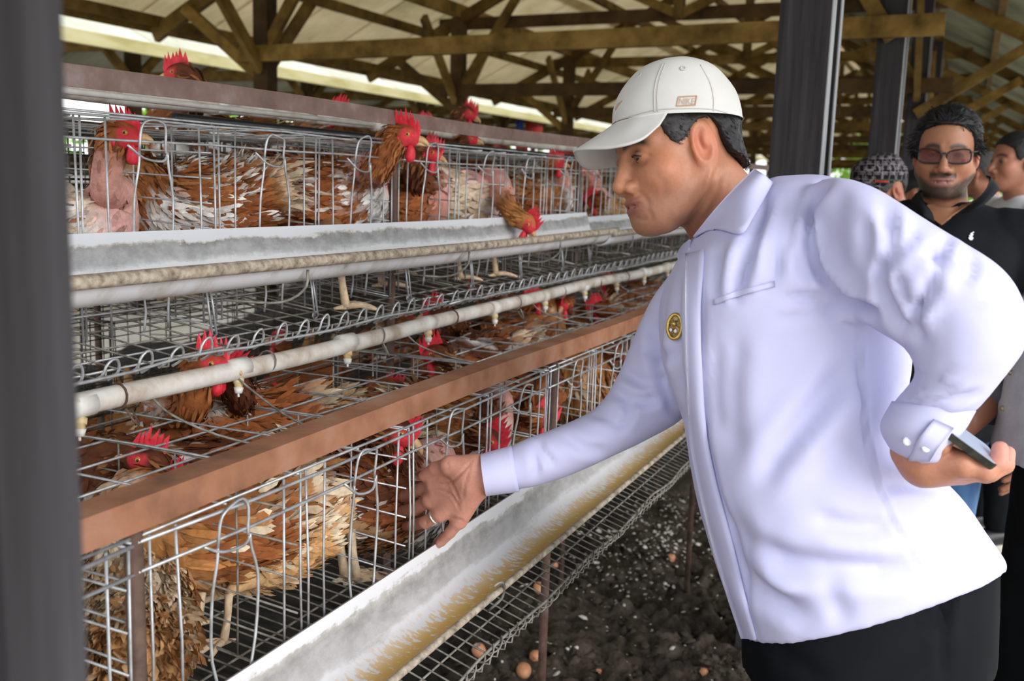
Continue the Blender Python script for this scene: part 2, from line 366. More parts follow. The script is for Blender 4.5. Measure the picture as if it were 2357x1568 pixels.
for x, y, s_ in [(16, -3.6, .9), (19, -4.4, 1.0), (23, -3.9, 1.0), (27, -4.6, 1.2), (32, -4.2, 1.3), (37.5, -4.6, 1.4), (13, -6.3, 1.0), (43, -1.5, 1.5), (44, 3.4, 1.5), (43, -7, 1.6)]:
    shrub(x, y, s_, k, 'bright green shrub outside the shed behind the men, %s from the camera' % (words + ['last'])[k], 'green shrubs at the open end of the shed'); k += 1
for i in range(11):
    shrub(6 + i * 3.9, 15.9 + (i % 3) * .7, 1.1 + .15 * (i % 2), k, 'bright green shrub beyond the neighbouring shed, %s from the left' % words[i], 'green shrubs beyond the neighbouring shed'); k += 1
# cages in the neighbouring shed
for r_i, yy in enumerate((8.7, 10.6)):
    e = empty('cage_row', (3, yy, 0), 'blurred two tier cage row in the neighbouring shed, %s one' % ('nearer', 'farther')[r_i], 'cage')
    for z0, z1 in ((.8, 1.12), (1.25, 1.6)):
        m = MB()
        for z in np.linspace(z0, z1, 5): m.beam((3, yy, z), (24, yy, z), .012, .012); m.beam((3, yy + .8, z), (24, yy + .8, z), .012, .012)
        for x in np.arange(3, 24, .3): m.beam((x, yy, z0), (x + .001, yy, z1), .012, .012); m.beam((x, yy + .8, z0), (x + .001, yy + .8, z1), .012, .012)
        m.build('wire_front', MT['wire_old'], e)
        MB().box((13.5, yy + .4, z0 - .01), (21, .8, .015)).build('floor_board', MT['timber_dark'], e); MB().box((13.5, yy + .42, (z0 + z1) / 2), (21, .01, z1 - z0)).build('partition', MT['timber_dark'], e)
        MB().beam((3, yy - .08, z0 + .1), (24, yy - .08, z0 + .1), .1, .07).build('trough', MT['pvc_white'], e)
    m = MB()
    for x in np.arange(3, 24, 3): m.beam((x, yy + .05, 0), (x + .001, yy + .05, 1.65), .04, .04)
    m.build('upright', MT['rod'], e)
for nm, P_, c_, lab in [('plastic_drum', at_Y(1228, 296, 7.4), (.40, .02, .02), 'blurred red plastic drum under the neighbouring shed, right of the upright hen'),
                        ('plastic_drum', at_Y(1196, 291, 7.6), (.02, .05, .30), 'blurred blue plastic drum under the neighbouring shed, beside the red one')]:
    mm = pm(nm, [(0, c_)], 5, .5); r_ = .16 if c_[0] > .1 else .07; h_ = .34 if c_[0] > .1 else .22
    z0 = P_[2] - h_ / 2
    e = empty(nm, (P_[0], P_[1], z0), lab, 'drum')
    m = MB(); prof = [(0, .0), (r_ * .9, 0), (r_, .03), (r_, h_ * .45), (r_ * 1.05, h_ * .5), (r_, h_ * .55), (r_, h_ - .03), (r_ * .8, h_), (0, h_)]
    n = 16; v = [(P_[0] + a * math.cos(t * 2 * math.pi / n), P_[1] + a * math.sin(t * 2 * math.pi / n), z0 + b) for a, b in prof for t in range(n)]
    m.add(v, [(i * n + t, i * n + (t + 1) % n, (i + 1) * n + (t + 1) % n, (i + 1) * n + t) for i in range(len(prof) - 1) for t in range(n)]); m.build('body', mm, e, True)
    m = MB(); m.box((P_[0], P_[1], z0 - .03), (.36 if c_[0] > .1 else .16, .3, .05)); m.box((P_[0], P_[1], z0 / 2 - .03), (.08, .08, z0)); m.build('stand', MT['timber_dark'], e)
# ================================================================ CAGES
wr = random.Random(11)
def wire(m, pts, r=.0018, n=5): m.tube(pts, r, n)
def wline(m, a, b, r=.0018, sag=.002, n=5):
    a = np.asarray(a, float); b = np.asarray(b, float); c = (a + b) / 2 + np.array([wr.uniform(-sag, sag) for _ in range(3)]); m.tube([a, c, b], r, n)
def make_cage(x0, yf, zf, zt, depth, sy, label, grp, floor_rise, lip=None, detail=2, top_step=.09, ncomp=4, wm='wire', lipcurl=True, nfl=42):
    """one wire cage unit 1.2 m long; front at Y=yf, running back in direction sy; zf/zt floor and top height at the front"""
    W_ = 1.188; cw = W_ / ncomp; e = empty('wire_cage', (x0, yf, zf), label, 'cage', grp); x1 = x0 + W_
    yb = yf + sy * depth; J = lambda a=.003: wr.uniform(-a, a)
    # front panel
    m = MB()
    dz = wr.uniform(-.006, .006)
    for z, r in ((zt, .0024), (zt - .034, .0022)):
        pts = [(x0 + W_ * t, yf - .002 * sy, z + dz * math.sin(t * 3.1) + J()) for t in np.linspace(0, 1, 7)]; m.tube(pts, r, 6)
    wline(m, (x0, yf, zt + .008), (x1, yf + .002, zt + .008), .0022)
    wline(m, (x0, yf, zf + .05), (x1, yf, zf + .05))
    for c in range(ncomp):
        b = x0 + c * cw
        for dx in ([.004, .018, .062, .265] if detail > 1 else [.004, .1, .2]):
            wline(m, (b + dx + J(), yf + .001, zt + .004), (b + dx + J(.006), yf + .001, zf + .01), .0019, .003)
    wline(m, (x1 - .004, yf, zt), (x1 - .004, yf, zf))
    m.build('front_panel', MT[wm], e, True)
    # door loops with bowed wires
    if detail > 1:
        for c in range(ncomp):
            m = MB(); b = x0 + c * cw + .13 + J(.008); w = .076; z = zt - .034
            tilt = wr.uniform(-.006, .006); d = -sy * wr.uniform(.004, .012)
            top = zt + wr.uniform(-.005, .012); lo = z - wr.uniform(.022, .032)
            # D shaped loop
            pts = [(b, yf + d, z - .012), (b + .003, yf + d * 1.6, top - .012), (b + .016, yf + d * 1.8, top), (b + w * .55, yf + d * 1.8, top + tilt), (b + w * .72, yf + d * 1.6, top - .01), (b + w * .74, yf + d, z - .008),
                   (b + w * .80, yf + d * .8, z - .016), (b + w * .62, yf + d * 1.3, lo), (b + w * .1, yf + d * 1.3, lo + .004), (b - .022, yf + d * .6, z - .004)]
            m.tube(catmull(pts, 28), .0021, 6)
            zb = zf + .012; H = z - zb
            for bx, s_ in ((b, -1), (b + w * .80, 1)):
                a = wr.uniform(.004, .011) * s_; pts = [(bx, yf + d, z - .012), (bx + a * .2, yf + d, z - H * .12), (bx + a * 1.5 + .003, yf + d * .6, z - H * .3), (bx + a * 1.3, yf + d * .4, z - H * .6), (bx - a * .6, yf + d * .6, z - H * .85), (bx - a * .4, yf, zb)]
                m.tube(catmull(pts, 14), .0021, 6)
            m.build('door_loop', MT[wm], e, True)
    # top panel
    m = MB(); n = int(round(depth / top_step))
    for k in range(1, n + 1):
        y = yf + sy * depth * k / n; z = zt - .004 * k / n
        pts = [(x0 + W_ * t, y + J(), z + J(.004)) for t in np.linspace(0, 1, 5)]; m.tube(pts, .0021, 5)
    for k in range(9):
        x = x0 + W_ * k / 8; wline(m, (x, yf, zt + .003), (x + J(), yb, zt), .0019, .004)
    m.build('top_panel', MT[wm], e, True)
    # dividers between compartments
    for c in range(ncomp + 1):
        if detail < 2 and c % 2: continue
        m = MB(); x = x0 + c * cw + (.006 if c == 0 else (-.006 if c == ncomp else 0))
        nh = max(3, int((zt - zf) / .043))
        for k in range(nh + 1):
            t = k / nh; wline(m, (x, yf + sy * .003, zf + (zt - zf) * t), (x, yb, zf + floor_rise + (zt - zf - floor_rise) * t), .0017)
        nv = 5
        for k in range(1, nv + 1):
            y = yf + sy * depth * k / nv; wline(m, (x, y, zf + floor_rise * k / nv), (x, y, zt), .0017)
        m.build('divider', MT['wire_shade'] if wm == 'wire_shade' else (MT['wire_old'] if c % 2 else MT[wm]), e, True)
    # back panel
    m = MB()
    for k in range(7): z = zf + floor_rise + (zt - zf - floor_rise) * k / 6; wline(m, (x0, yb, z), (x1, yb, z), .0017)
    for k in range(13): x = x0 + W_ * k / 12; wline(m, (x, yb, zf + floor_rise), (x, yb, zt), .0017)
    m.build('back_panel', MT['wire_shade'], e, True)
    # floor, rolling out into the egg tray
    m = MB(); nx = nfl if detail > 1 else nfl // 2
    ly, lz = lip if lip else (yf, zf)
    for k in range(nx):
        x = x0 + (k + .5) * W_ / nx
        pts = [(x + J(), yb, zf + floor_rise), (x + J(), (yb + yf) / 2, zf + floor_rise / 2 + J(.002)), (x, yf, zf), (x, ly + sy * .012, lz)]
        if lip: pts += [(x, ly + sy * .002, lz + .002), (x, ly, lz + .016)]
        m.tube(pts, .0017, 5)
    for k in range(6):
        y = yf + sy * depth * k / 5; z = zf + floor_rise * k / 5 - .004; wline(m, (x0, y, z), (x1, y, z), .0021)
    m.build('floor_grid', MT['wire_shade'] if wm == 'wire_shade' else MT['wire_old'], e, True)
    if lip:
        m = MB()
        for t in (.33, .66): 
            y = yf + (ly - yf) * t; z = zf + (lz - zf) * t - .004; wline(m, (x0, y, z), (x1, y, z), .002)
        pts = [(x0 + W_ * t, ly + J(.002), (lz + .008 if lipcurl else lz + .017) + .012 * abs(math.sin(t * 9.4)) * (0 if lipcurl else 1) + J(.003)) for t in np.linspace(0, 1, 15)]; m.tube(pts, .0026, 6)
        if lipcurl:
            nl = 19
            for k in range(nl):
                x = x0 + (k + .5) * W_ / nl; h = .033 + J(.005)
                m.tube(catmull([(x - .016, ly + sy * .022, lz - .002), (x - .014, ly + sy * .004, lz + .008), (x - .011, ly - sy * .002, lz + h * .75), (x, ly - sy * .004, lz + h), (x + .011, ly - sy * .001, lz + h * .78), (x + .014, ly + sy * .004, lz + .008), (x + .012, ly + sy * .022, lz - .004)], 14), .0022, 5)
        else:
            for q in range(2):
                pts = [(x0 + W_ * t, ly + .006 * math.sin(t * 120 + q * 3.1), lz + .012 + .006 * math.cos(t * 120 + q * 3.1) + .012 * abs(math.sin(t * 9.4))) for t in np.linspace(0, 1, 140)]; m.tube(pts, .0016, 4)
        m.build('egg_tray_lip', MT['wire_old'] if not lipcurl else MT[wm], e, True)
    return e
LOWX = [-.405, .790, 1.985, 3.180, 4.375, 5.57]; UPX = [-.415, .780, 1.980, 3.180, 4.380, 5.58]
ordn = ['nearest', 'second', 'third', 'fourth', 'fifth', 'sixth', 'seventh']
for i, x in enumerate(LOWX):
    make_cage(x, .80, .762, 1.062, .55, 1, 'lower front wire cage, %s from the camera in the bottom row' % ordn[i], 'lower front cages', .055, (.62, .712), 2 if i < 4 else 1, lipcurl=False)
for i, x in enumerate(UPX):
    make_cage(x, 1.19, 1.200, 1.545, .45, 1, 'upper front wire cage, %s from the camera in the top row' % ordn[i], 'upper front cages', .05, (1.045, 1.184), 2 if i < 5 else 1, nfl=20)
for i, x in enumerate(UPX[1:6]):
    make_cage(x, 2.13, 1.20, 1.545, .45, -1, 'upper back wire cage, %s in the row behind the upper front cages' % ordn[i], 'upper back cages', .05, (2.27, 1.19), 1, wm='wire_shade', nfl=24)
for i, x in enumerate(LOWX[1:5]):
    make_cage(x, 2.52, .762, 1.062, .45, -1, 'lower back wire cage, %s in the far bottom row' % ordn[i], 'lower back cages', .055, (2.70, .712), 1, wm='wire_shade', nfl=30)

# ---- rails, rods, pipes
def angle_rail(y, z, m, label, grp=None, w=.03, h=.03, x0=-.5, x1=7):
    q = MB(); t = .004
    prof = [(y, z), (y, z + h), (y + w, z + h), (y + w, z + h - t), (y + t, z + h - t), (y + t, z)]
    n = 40; v = [(x0 + (x1 - x0) * i / n, a, b + .003 * math.sin(i * .7)) for i in range(n + 1) for a, b in prof]; k = len(prof)
    q.add(v, [(i * k + j, (i + 1) * k + j, (i + 1) * k + (j + 1) % k, i * k + (j + 1) % k) for i in range(n) for j in range(k)] + [tuple(range(k)), tuple(n * k + j for j in range(k))[::-1]])
    return tag(q.build('angle_iron_rail', m, None), label, 'rail', grp)
angle_rail(.785, 1.085, MT['rust'], 'orange-rusted angle iron rail along the front of the lower cages', w=.045, h=.037)
angle_rail(1.18, 1.585, MT['rust_grey'], 'grey-brown rusted angle iron rail along the top of the upper cages', w=.04, h=.032)
angle_rail(2.11, 1.56, MT['rod'], 'dark iron rail along the back of the upper cages', w=.03, h=.03)
for i, (x, y, z1, z0) in enumerate([(.792, .80, 1.10, 0), (2.031, .80, 1.10, 0), (3.43, .80, 1.10, 0), (4.63, .80, 1.10, 0)]):
    o = MB().tube([(x, y + .006, z0 - .02), (x + .004, y + .008, .5), (x, y + .006, z1)], .0105, 8).build('iron_rod', MT['rod'], None, True)
    tag(o, 'rusty upright rod at the front of the lower cages, %s from the camera' % ordn[i], 'rod', 'rods of the lower cages')
for i, x in enumerate([.785, 1.981, 3.175, 4.38]):
    o = MB().tube([(x, 1.20, -.02), (x, 1.20, .8), (x + .006, 1.197, 1.59)], .0095, 8).build('iron_rod', MT['rod'], None, True)
    tag(o, 'dark upright rod at the front of the upper cages, %s from the camera' % ordn[i], 'rod', 'rods of the upper cages')
for i, x in enumerate([.785, 1.981, 3.175, 4.38]):
    o = MB().tube([(x, 2.12, -.02), (x, 2.12, 1.59)], .0095, 6).build('iron_rod', MT['rod'], None, True)
    tag(o, 'dark upright rod behind the back row of upper cages, %s from the camera' % ordn[i], 'rod', 'rods behind the back cages')
# nipple pipe over the lower cages
def water_pipe(y, z, r, label, x0, x1, nip, m='pvc', down=1, cat='pipe'):
    e = empty('water_pipe', (x0, y, z), label, cat); q = MB()
    n = 60; pts = [(x0 + (x1 - x0) * t, y, z + .004 * math.sin(t * 17) + .002 * math.sin(t * 41)) for t in np.linspace(0, 1, n)]
    q.tube(pts, r, 14); q.build('tube', MT[m], e, True)
    for i, x in enumerate(nip):
        s_ = MB(); s_.tube([(x - .022, y, z), (x + .022, y, z)], r * 1.07, 14); s_.build('saddle_clip', MT['pvc_white'] if i % 2 == 0 else MT['pvc'], e, True)
        s_ = MB(); zz = z - down * r
        s_.tube([(x, y - .004, zz), (x - .004, y - .006, zz - down * .008), (x - .004, y - .006, zz - down * .0081), (x - .006, y - .008, zz - down * .016)], [.009, .0095, .0075, .0070], 8)
        s_.build('nipple_body', MT['yellow'], e, True)
        nbp = COL.objects[-1]; s_ = MB(); s_.tube([(x - .006, y - .008, zz - down * .014), (x - .008, y - .009, zz - down * .024)], [.0088, .006], 8); s_.tube([(x - .008, y - .009, zz - down * .024), (x - .009, y - .010, zz - down * .030)], .0022, 5)
        s_.build('nipple_tip', MT['pvc_white'], nbp, True)
    return e
wp = water_pipe(1.09, 1.146, .0165, 'long dusty white water pipe with nipple drinkers over the lower cages', -.3, 6.5, [.98, 1.31, 1.635, 1.96, 2.31, 2.65, 2.98, 3.3, 3.62, 3.95, 4.3])
for i, x in enumerate([1.05, 1.39, 1.75, 2.08, 2.45, 2.78, 3.1, 3.4]):
    q = MB(); q.tube([(x + .002 * math.sin(a), 1.09 + .0185 * math.cos(a), 1.146 + .0185 * math.sin(a)) for a in np.linspace(0, 6.28, 14)], .0017, 5)
    if i % 2 == 0: q.tube(catmull([(x, 1.075, 1.13), (x + .01, 1.07, 1.11), (x + .03, 1.08, 1.10), (x + .035, 1.10, 1.12)], 8), .0017, 5)
    q.build('tie_wire', MT['wire_old'] if i % 3 else MT['rod'], wp, True)
wp2 = water_pipe(1.66, 1.625, .0165, 'dusty white water pipe behind the upper rail, nipple clips upward', .2, 5.5, [1.25, 1.60, 1.95, 2.3, 2.65], down=-1)
o = MB().tube([(.3, 1.36, 1.598), (1.2, 1.37, 1.594), (2.15, 1.36, 1.598)], .0055, 8).build('conduit', MT['pvc_white'], None, True)
tag(o, 'thin pale conduit just under the grey-brown upper rail', 'pipe')
o = MB().tube([(1.6, 1.48, 1.575), (3, 1.48, 1.572), (6, 1.48, 1.575)], .011, 8).build('hose', MT['black'], None, True)
tag(o, 'black hose running along the top of the upper cages under the rail', 'hose')
# stray long wires hanging from the pipe to the lower cage roofs
for i, (x, dx) in enumerate([(1.11, .06), (1.86, .10), (2.55, .14), (3.3, .2), (1.30, -.02)]):
    q = MB(); q.tube(catmull([(x, 1.085, 1.135), (x + .006, 1.05, 1.11), (x + dx * .4, .98, 1.085), (x + dx, .90, 1.066)], 10), .0021, 5)
    tag(q.build('hanger_wire', MT['wire_old'], None, True), 'bent wire hanging from the water pipe onto the lower cage roof, %s from the camera' % ordn[i], 'wire', 'wires hanging from the water pipe')

# ---- troughs
def trough_mat(name, y_top, y_bot, feed):
    """weathering by height of the back wall: white lip, grey band with ragged edges, chalky white, ochre feed dust"""
    m, nt, p, vec = new_mat(name, .6, 0, .3)
    sp = nt.nodes.new('ShaderNodeSeparateXYZ'); nt.links.new(vec, sp.inputs[0])
    at = nt.nodes.new('ShaderNodeAttribute'); at.attribute_name = 'across'   # 0 at the back lip .. 1 at the front rim (inside)
    f1 = noise_(nt, vec, 7, 6, .62, (1, 6, 6)); f2 = noise_(nt, vec, 60, 5, .7); f3 = noise_(nt, vec, 22, 6, .7, (1.0, 1.5, 1.5)); f4 = noise_(nt, vec, 1.6, 3, .5, (1, .2, .2))
    t = math_(nt, 'ADD', at.outputs['Fac'], math_(nt, 'MULTIPLY', math_(nt, 'SUBTRACT', f1, .5), .16 if not feed else .22))
    t = math_(nt, 'ADD', t, math_(nt, 'MULTIPLY', math_(nt, 'SUBTRACT', f4, .5), .16 if not feed else .30))
    t = math_(nt, 'ADD', t, math_(nt, 'MULTIPLY', math_(nt, 'SUBTRACT', f2, .5), .10))
    stops = [(.0, (.60, .62, .67)), (.085, (.58, .60, .64)), (.10, (.44, .40, .35)), (.115, (.20, .195, .19)), (.23, (.31, .31, .32)), (.265, (.46, .46, .47)), (.29, (.64, .64, .66)), (1, (.68, .68, .69))] if not feed else \
            [(.0, (.68, .69, .73)), (.09, (.65, .66, .70)), (.12, (.36, .345, .32)), (.18, (.25, .245, .24)), (.38, (.40, .39, .39)), (.44, (.62, .62, .65)), (1, (.72, .70, .68))]
    c = ramp(nt, t, stops)
    sk = ramp(nt, f3, [(.4, (0, 0, 0)), (.62, (1, 1, 1))])
    c = mixc(nt, math_(nt, 'MULTIPLY', sk, .28), c, (.66, .66, .68))
    if feed:
        fn = noise_(nt, vec, 130, 3, .6, (1.0, .45, .45)); fl = noise_(nt, vec, 5, 4, .6)
        base = ramp(nt, at.outputs['Fac'], [(.42, (0, 0, 0)), (.56, (.6,) * 3), (.72, (1, 1, 1))])
        k = math_(nt, 'ADD', math_(nt, 'ADD', fn, math_(nt, 'MULTIPLY', base, .30)), math_(nt, 'MULTIPLY', math_(nt, 'SUBTRACT', fl, .5), .35))
        dust = ramp(nt, k, [(.62, (0, 0, 0)), (.71, (1, 1, 1))])
        c = mixc(nt, math_(nt, 'MULTIPLY', dust, base), c, (.60, .37, .09))
    nt.links.new(c, p.inputs['Base Color']); bump_(nt, p, f2, .2, .002); return m
def trough_out_mat():
    m, nt, p, vec = new_mat('trough_outside', .5, 0, .35)
    st = ramp(nt, noise_(nt, vec, 16, 5, .65, (1.0, .5, .5)), [(.5, (.63, .63, .66)), (.64, (.50, .48, .47)), (.74, (.28, .25, .23))])
    nt.links.new(st, p.inputs['Base Color']); return m
TOUT = trough_out_mat()
def make_trough(x0, x1, prof, label, feed, bead=True, bead_r=.0105, lift=0, wob=.0):
    """prof: inside cross-section (Y, Z) from back lip to front rim"""
    e = empty('feed_trough', (x0, prof[0][0], prof[0][1]), label, 'trough', 'white feed troughs')
    C2 = catmull([(0, a, b) for a, b in prof], 26)[:, 1:]; n = 60
    seg = np.concatenate([[0], np.cumsum(np.linalg.norm(np.diff(C2, axis=0), axis=1))]); seg /= seg[-1]
    nrm = np.gradient(C2, axis=0); nrm = np.stack([nrm[:, 1], -nrm[:, 0]], 1); nrm /= np.linalg.norm(nrm, axis=1, keepdims=True)
    if nrm[13, 1] > 0: nrm = -nrm
    X = np.linspace(x0, x1, n); wz = wob * np.sin(X * 2.1) + lift
    th = .0032; k = len(C2)
    def sheet(Cc): return np.stack([np.stack([np.full(k, x), Cc[:, 0], Cc[:, 1] + w], 1) for x, w in zip(X, wz)])
    A = sheet(C2); B = sheet(C2 + nrm * th)
    v = np.concatenate([A.reshape(-1, 3)]); f = [(i * k + j, i * k + j + 1, (i + 1) * k + j + 1, (i + 1) * k + j) for i in range(n - 1) for j in range(k - 1)]
    o = mesh_obj('inside', v, f, trough_mat('trough_inside', 0, 0, feed), e, True)
    a = o.data.attributes.new('across', 'FLOAT', 'POINT'); a.data.foreach_set('value', np.tile(seg, n).astype(np.float32))
    v = np.concatenate([B.reshape(-1, 3), A.reshape(-1, 3)]); nn = n * k
    f2 = [(i * k + j, (i + 1) * k + j, (i + 1) * k + j + 1, i * k + j + 1) for i in range(n - 1) for j in range(k - 1)]
    for i in range(n - 1):
        f2 += [(i * k, nn + i * k, nn + (i + 1) * k, (i + 1) * k), (i * k + k - 1, (i + 1) * k + k - 1, nn + (i + 1) * k + k - 1, nn + i * k + k - 1)]
    for j in range(k - 1):
        for i in (0, n - 1): f2.append((i * k + j, i * k + j + 1, nn + i * k + j + 1, nn + i * k + j))
    mesh_obj('shell', v, f2, TOUT, e, True)
    if bead:
        q = MB(); q.tube([(x, prof[-1][0] - bead_r * .5, prof[-1][1] + w - .001) for x, w in zip(X, wz)], bead_r, 10); q.build('front_rim', MT['bead'], e, True)
    return e
UP = [(1.158, 1.374), (1.150, 1.345), (1.138, 1.312), (1.118, 1.288), (1.095, 1.281), (1.074, 1.289), (1.060, 1.306), (1.053, 1.320)]
make_trough(-.4, 3.165, UP, 'white upper feed trough with grey weathered band, the near section along the upper cages', False, wob=.003)
UP2 = [(y, z - .010) for y, z in UP]
make_trough(3.12, 6.6, [(1.155, 1.358)] + UP2[1:], 'white upper feed trough, the lower far section past the pecking hen', False, wob=.004)
LO = [(.788, .842), (.786, .815), (.778, .786), (.762, .764), (.738, .752), (.712, .752), (.690, .762), (.672, .778)]
make_trough(-.2, 4.6, LO, 'white lower feed trough dusted with yellow feed, under the reaching arm', True, bead_r=.006)
for i, (x, y, z) in enumerate([(1.42, 1.065, 1.30), (2.05, 1.065, 1.30), (2.62, 1.062, 1.30), (3.3, 1.062, 1.29)]):
    q = MB(); q.tube(catmull([(x + .03, y - .018, z + .005), (x + .028, y - .012, z - .03), (x + .01, y + .03, z - .055), (x - .05, y + .10, z - .05)], 12), .0026, 6)
    tag(q.build('trough_hook', MT['wire_old'], None, True), 'curved wire hook under the upper trough, %s from the camera' % ordn[i], 'hook', 'hooks under the upper trough')
for i, x in enumerate([1.325, 1.62, 1.985, 2.31, 2.62, 2.95, 3.2]):
    q = MB()
    for dx in (-.005, .006): wline(q, (x + dx, 1.15, 1.195), (x + dx * .6, 1.165, 1.30), .002)
    q.tube([(x + .008 * math.cos(a), 1.15 + .003, 1.197 + .007 * math.sin(a)) for a in np.linspace(0, 6.0, 10)], .0018, 5)
    tag(q.build('wire_drop', MT['wire'], None, True), 'double wire tie holding up the upper egg tray, %s from the camera' % ordn[i], 'wire', 'wire ties of the upper egg tray')
for i, x in enumerate([1.47, 2.72, 3.6]):
    q = MB(); q.tube(catmull([(x - .012, .672, .79), (x - .004, .664, .796), (x + .008, .662, .785), (x + .012, .668, .76), (x + .004, .69, .735)], 12), .0026, 6)
    tag(q.build('trough_hook', MT['wire_old'], None, True), 'wire hook on the front edge of the lower trough, %s from the camera' % ordn[i], 'hook', 'hooks on the lower trough')
# ================================================================ HENS
MT['plume'] = vmat('feathers', .75, 90, .30, 0, .003, .15, stretch=None)
MT['henskin'] = vmat('hen_body', .75, 120, .25, .5, .003, .15)
MT['comb'] = pm('red_comb', [(.3, (.50, .015, .025)), (.6, (.72, .035, .06)), (.8, (.75, .12, .12))], 90, .45, 0, .35, bump=.4, bscale=300, bdist=.001)
MT['beak'] = pm('horn_beak', [(.3, (.42, .22, .09)), (.6, (.62, .40, .20))], 60, .45)
MT['eye'] = pm('amber_eye', [(0, (.50, .20, .04))], 5, .15, 0, .6)
MT['shank'] = pm('pale_scaly_legs', [(.3, (.50, .36, .22)), (.6, (.68, .54, .38))], 70, .65, 0, .25, bump=.4, bscale=200, bdist=.001)
PAL = dict(brown=(.26, .082, .026), rust=(.33, .105, .033), dark=(.11, .035, .016), tan=(.50, .27, .115), gold=(.36, .155, .05), cream=(.68, .55, .39), white=(.80, .77, .73), pink=(.76, .33, .31), buff=(.57, .35, .175))
PAL = {k: np.array(v) for k, v in PAL.items()}
# style: base, second, patches, share of second, share of patches, bare regions
STY = dict(piebald=('dark', 'brown', 'white', .5, .36), brown=('brown', 'rust', 'white', .45, .14), mottle=('brown', 'gold', 'white', .35, .36), pale=('cream', 'white', 'brown', .5, .10), dark=('dark', 'brown', 'white', .5, .13),
           tan=('tan', 'buff', 'cream', .5, .25), red=('brown', 'dark', 'rust', .3, .3), buff=('buff', 'tan', 'cream', .5, .35), goldy=('gold', 'brown', 'cream', .45, .22))
def vnoise(P, sc, seed):
    P = np.asarray(P) * sc + seed * 7.31
    s = np.zeros(len(P)); rg = np.random.default_rng(seed + 1000)
    for k in range(7):
        d = rg.normal(size=3); d /= np.linalg.norm(d); ph = rg.random() * 6.28; f = 1 + k * .55
        s += np.sin(P @ d * f + ph + 1.7 * np.sin(P @ rg.normal(size=3) * .7 * f)) / (1 + .35 * k)
    return s / 3.2
def feather_mesh(P, N, D, L, Wd, lift, rng, col, droop=.35):
    """leaf-shaped feather cards rooted at P, growing along D, lifted off along N"""
    n = len(P); lift = np.broadcast_to(lift, (n,))[:, None]
    d = D + N * lift; d /= np.linalg.norm(d, axis=1, keepdims=True)
    s = np.cross(d, N); s /= np.linalg.norm(s, axis=1, keepdims=True) + 1e-9
    up = np.cross(s, d); L = L[:, None]; Wd = Wd[:, None]
    dr = -up * L * droop * 0.5
    tw = rng.normal(size=(n, 1)) * .25; s2 = s + up * tw
    V = np.stack([P - N * .002, P + d * L * .3 - s2 * Wd * .42, P + d * L * .3 + s2 * Wd * .42, P + d * L * .72 - s2 * Wd * .5 + dr * .45, P + d * L * .72 + s2 * Wd * .5 + dr * .45, P + d * L + dr], 1)
    b = np.arange(n)[:, None] * 6
    F = np.concatenate([b + [0, 2, 1], ], 1).tolist() + (b + [1, 2, 4, 3]).tolist() + (b + [3, 4, 5]).tolist()
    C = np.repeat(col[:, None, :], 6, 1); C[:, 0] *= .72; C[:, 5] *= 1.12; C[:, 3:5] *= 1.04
    return V.reshape(-1, 3), F, np.clip(C.reshape(-1, 3), 0, 1)
def unit(v): v = np.asarray(v, float); return v / (np.linalg.norm(v) + 1e-12)
CAMR, CAMD, CAMF = CM[:, 0], CM[:, 1], CM[:, 2]
def imgdir(a_deg, away=0.0):
    """direction that points a_deg anticlockwise from image-right, plus 'away' from the camera"""
    a = math.radians(a_deg); return unit(CAMR * math.cos(a) - CAMD * math.sin(a) + CAMF * away)
hen_n = 0
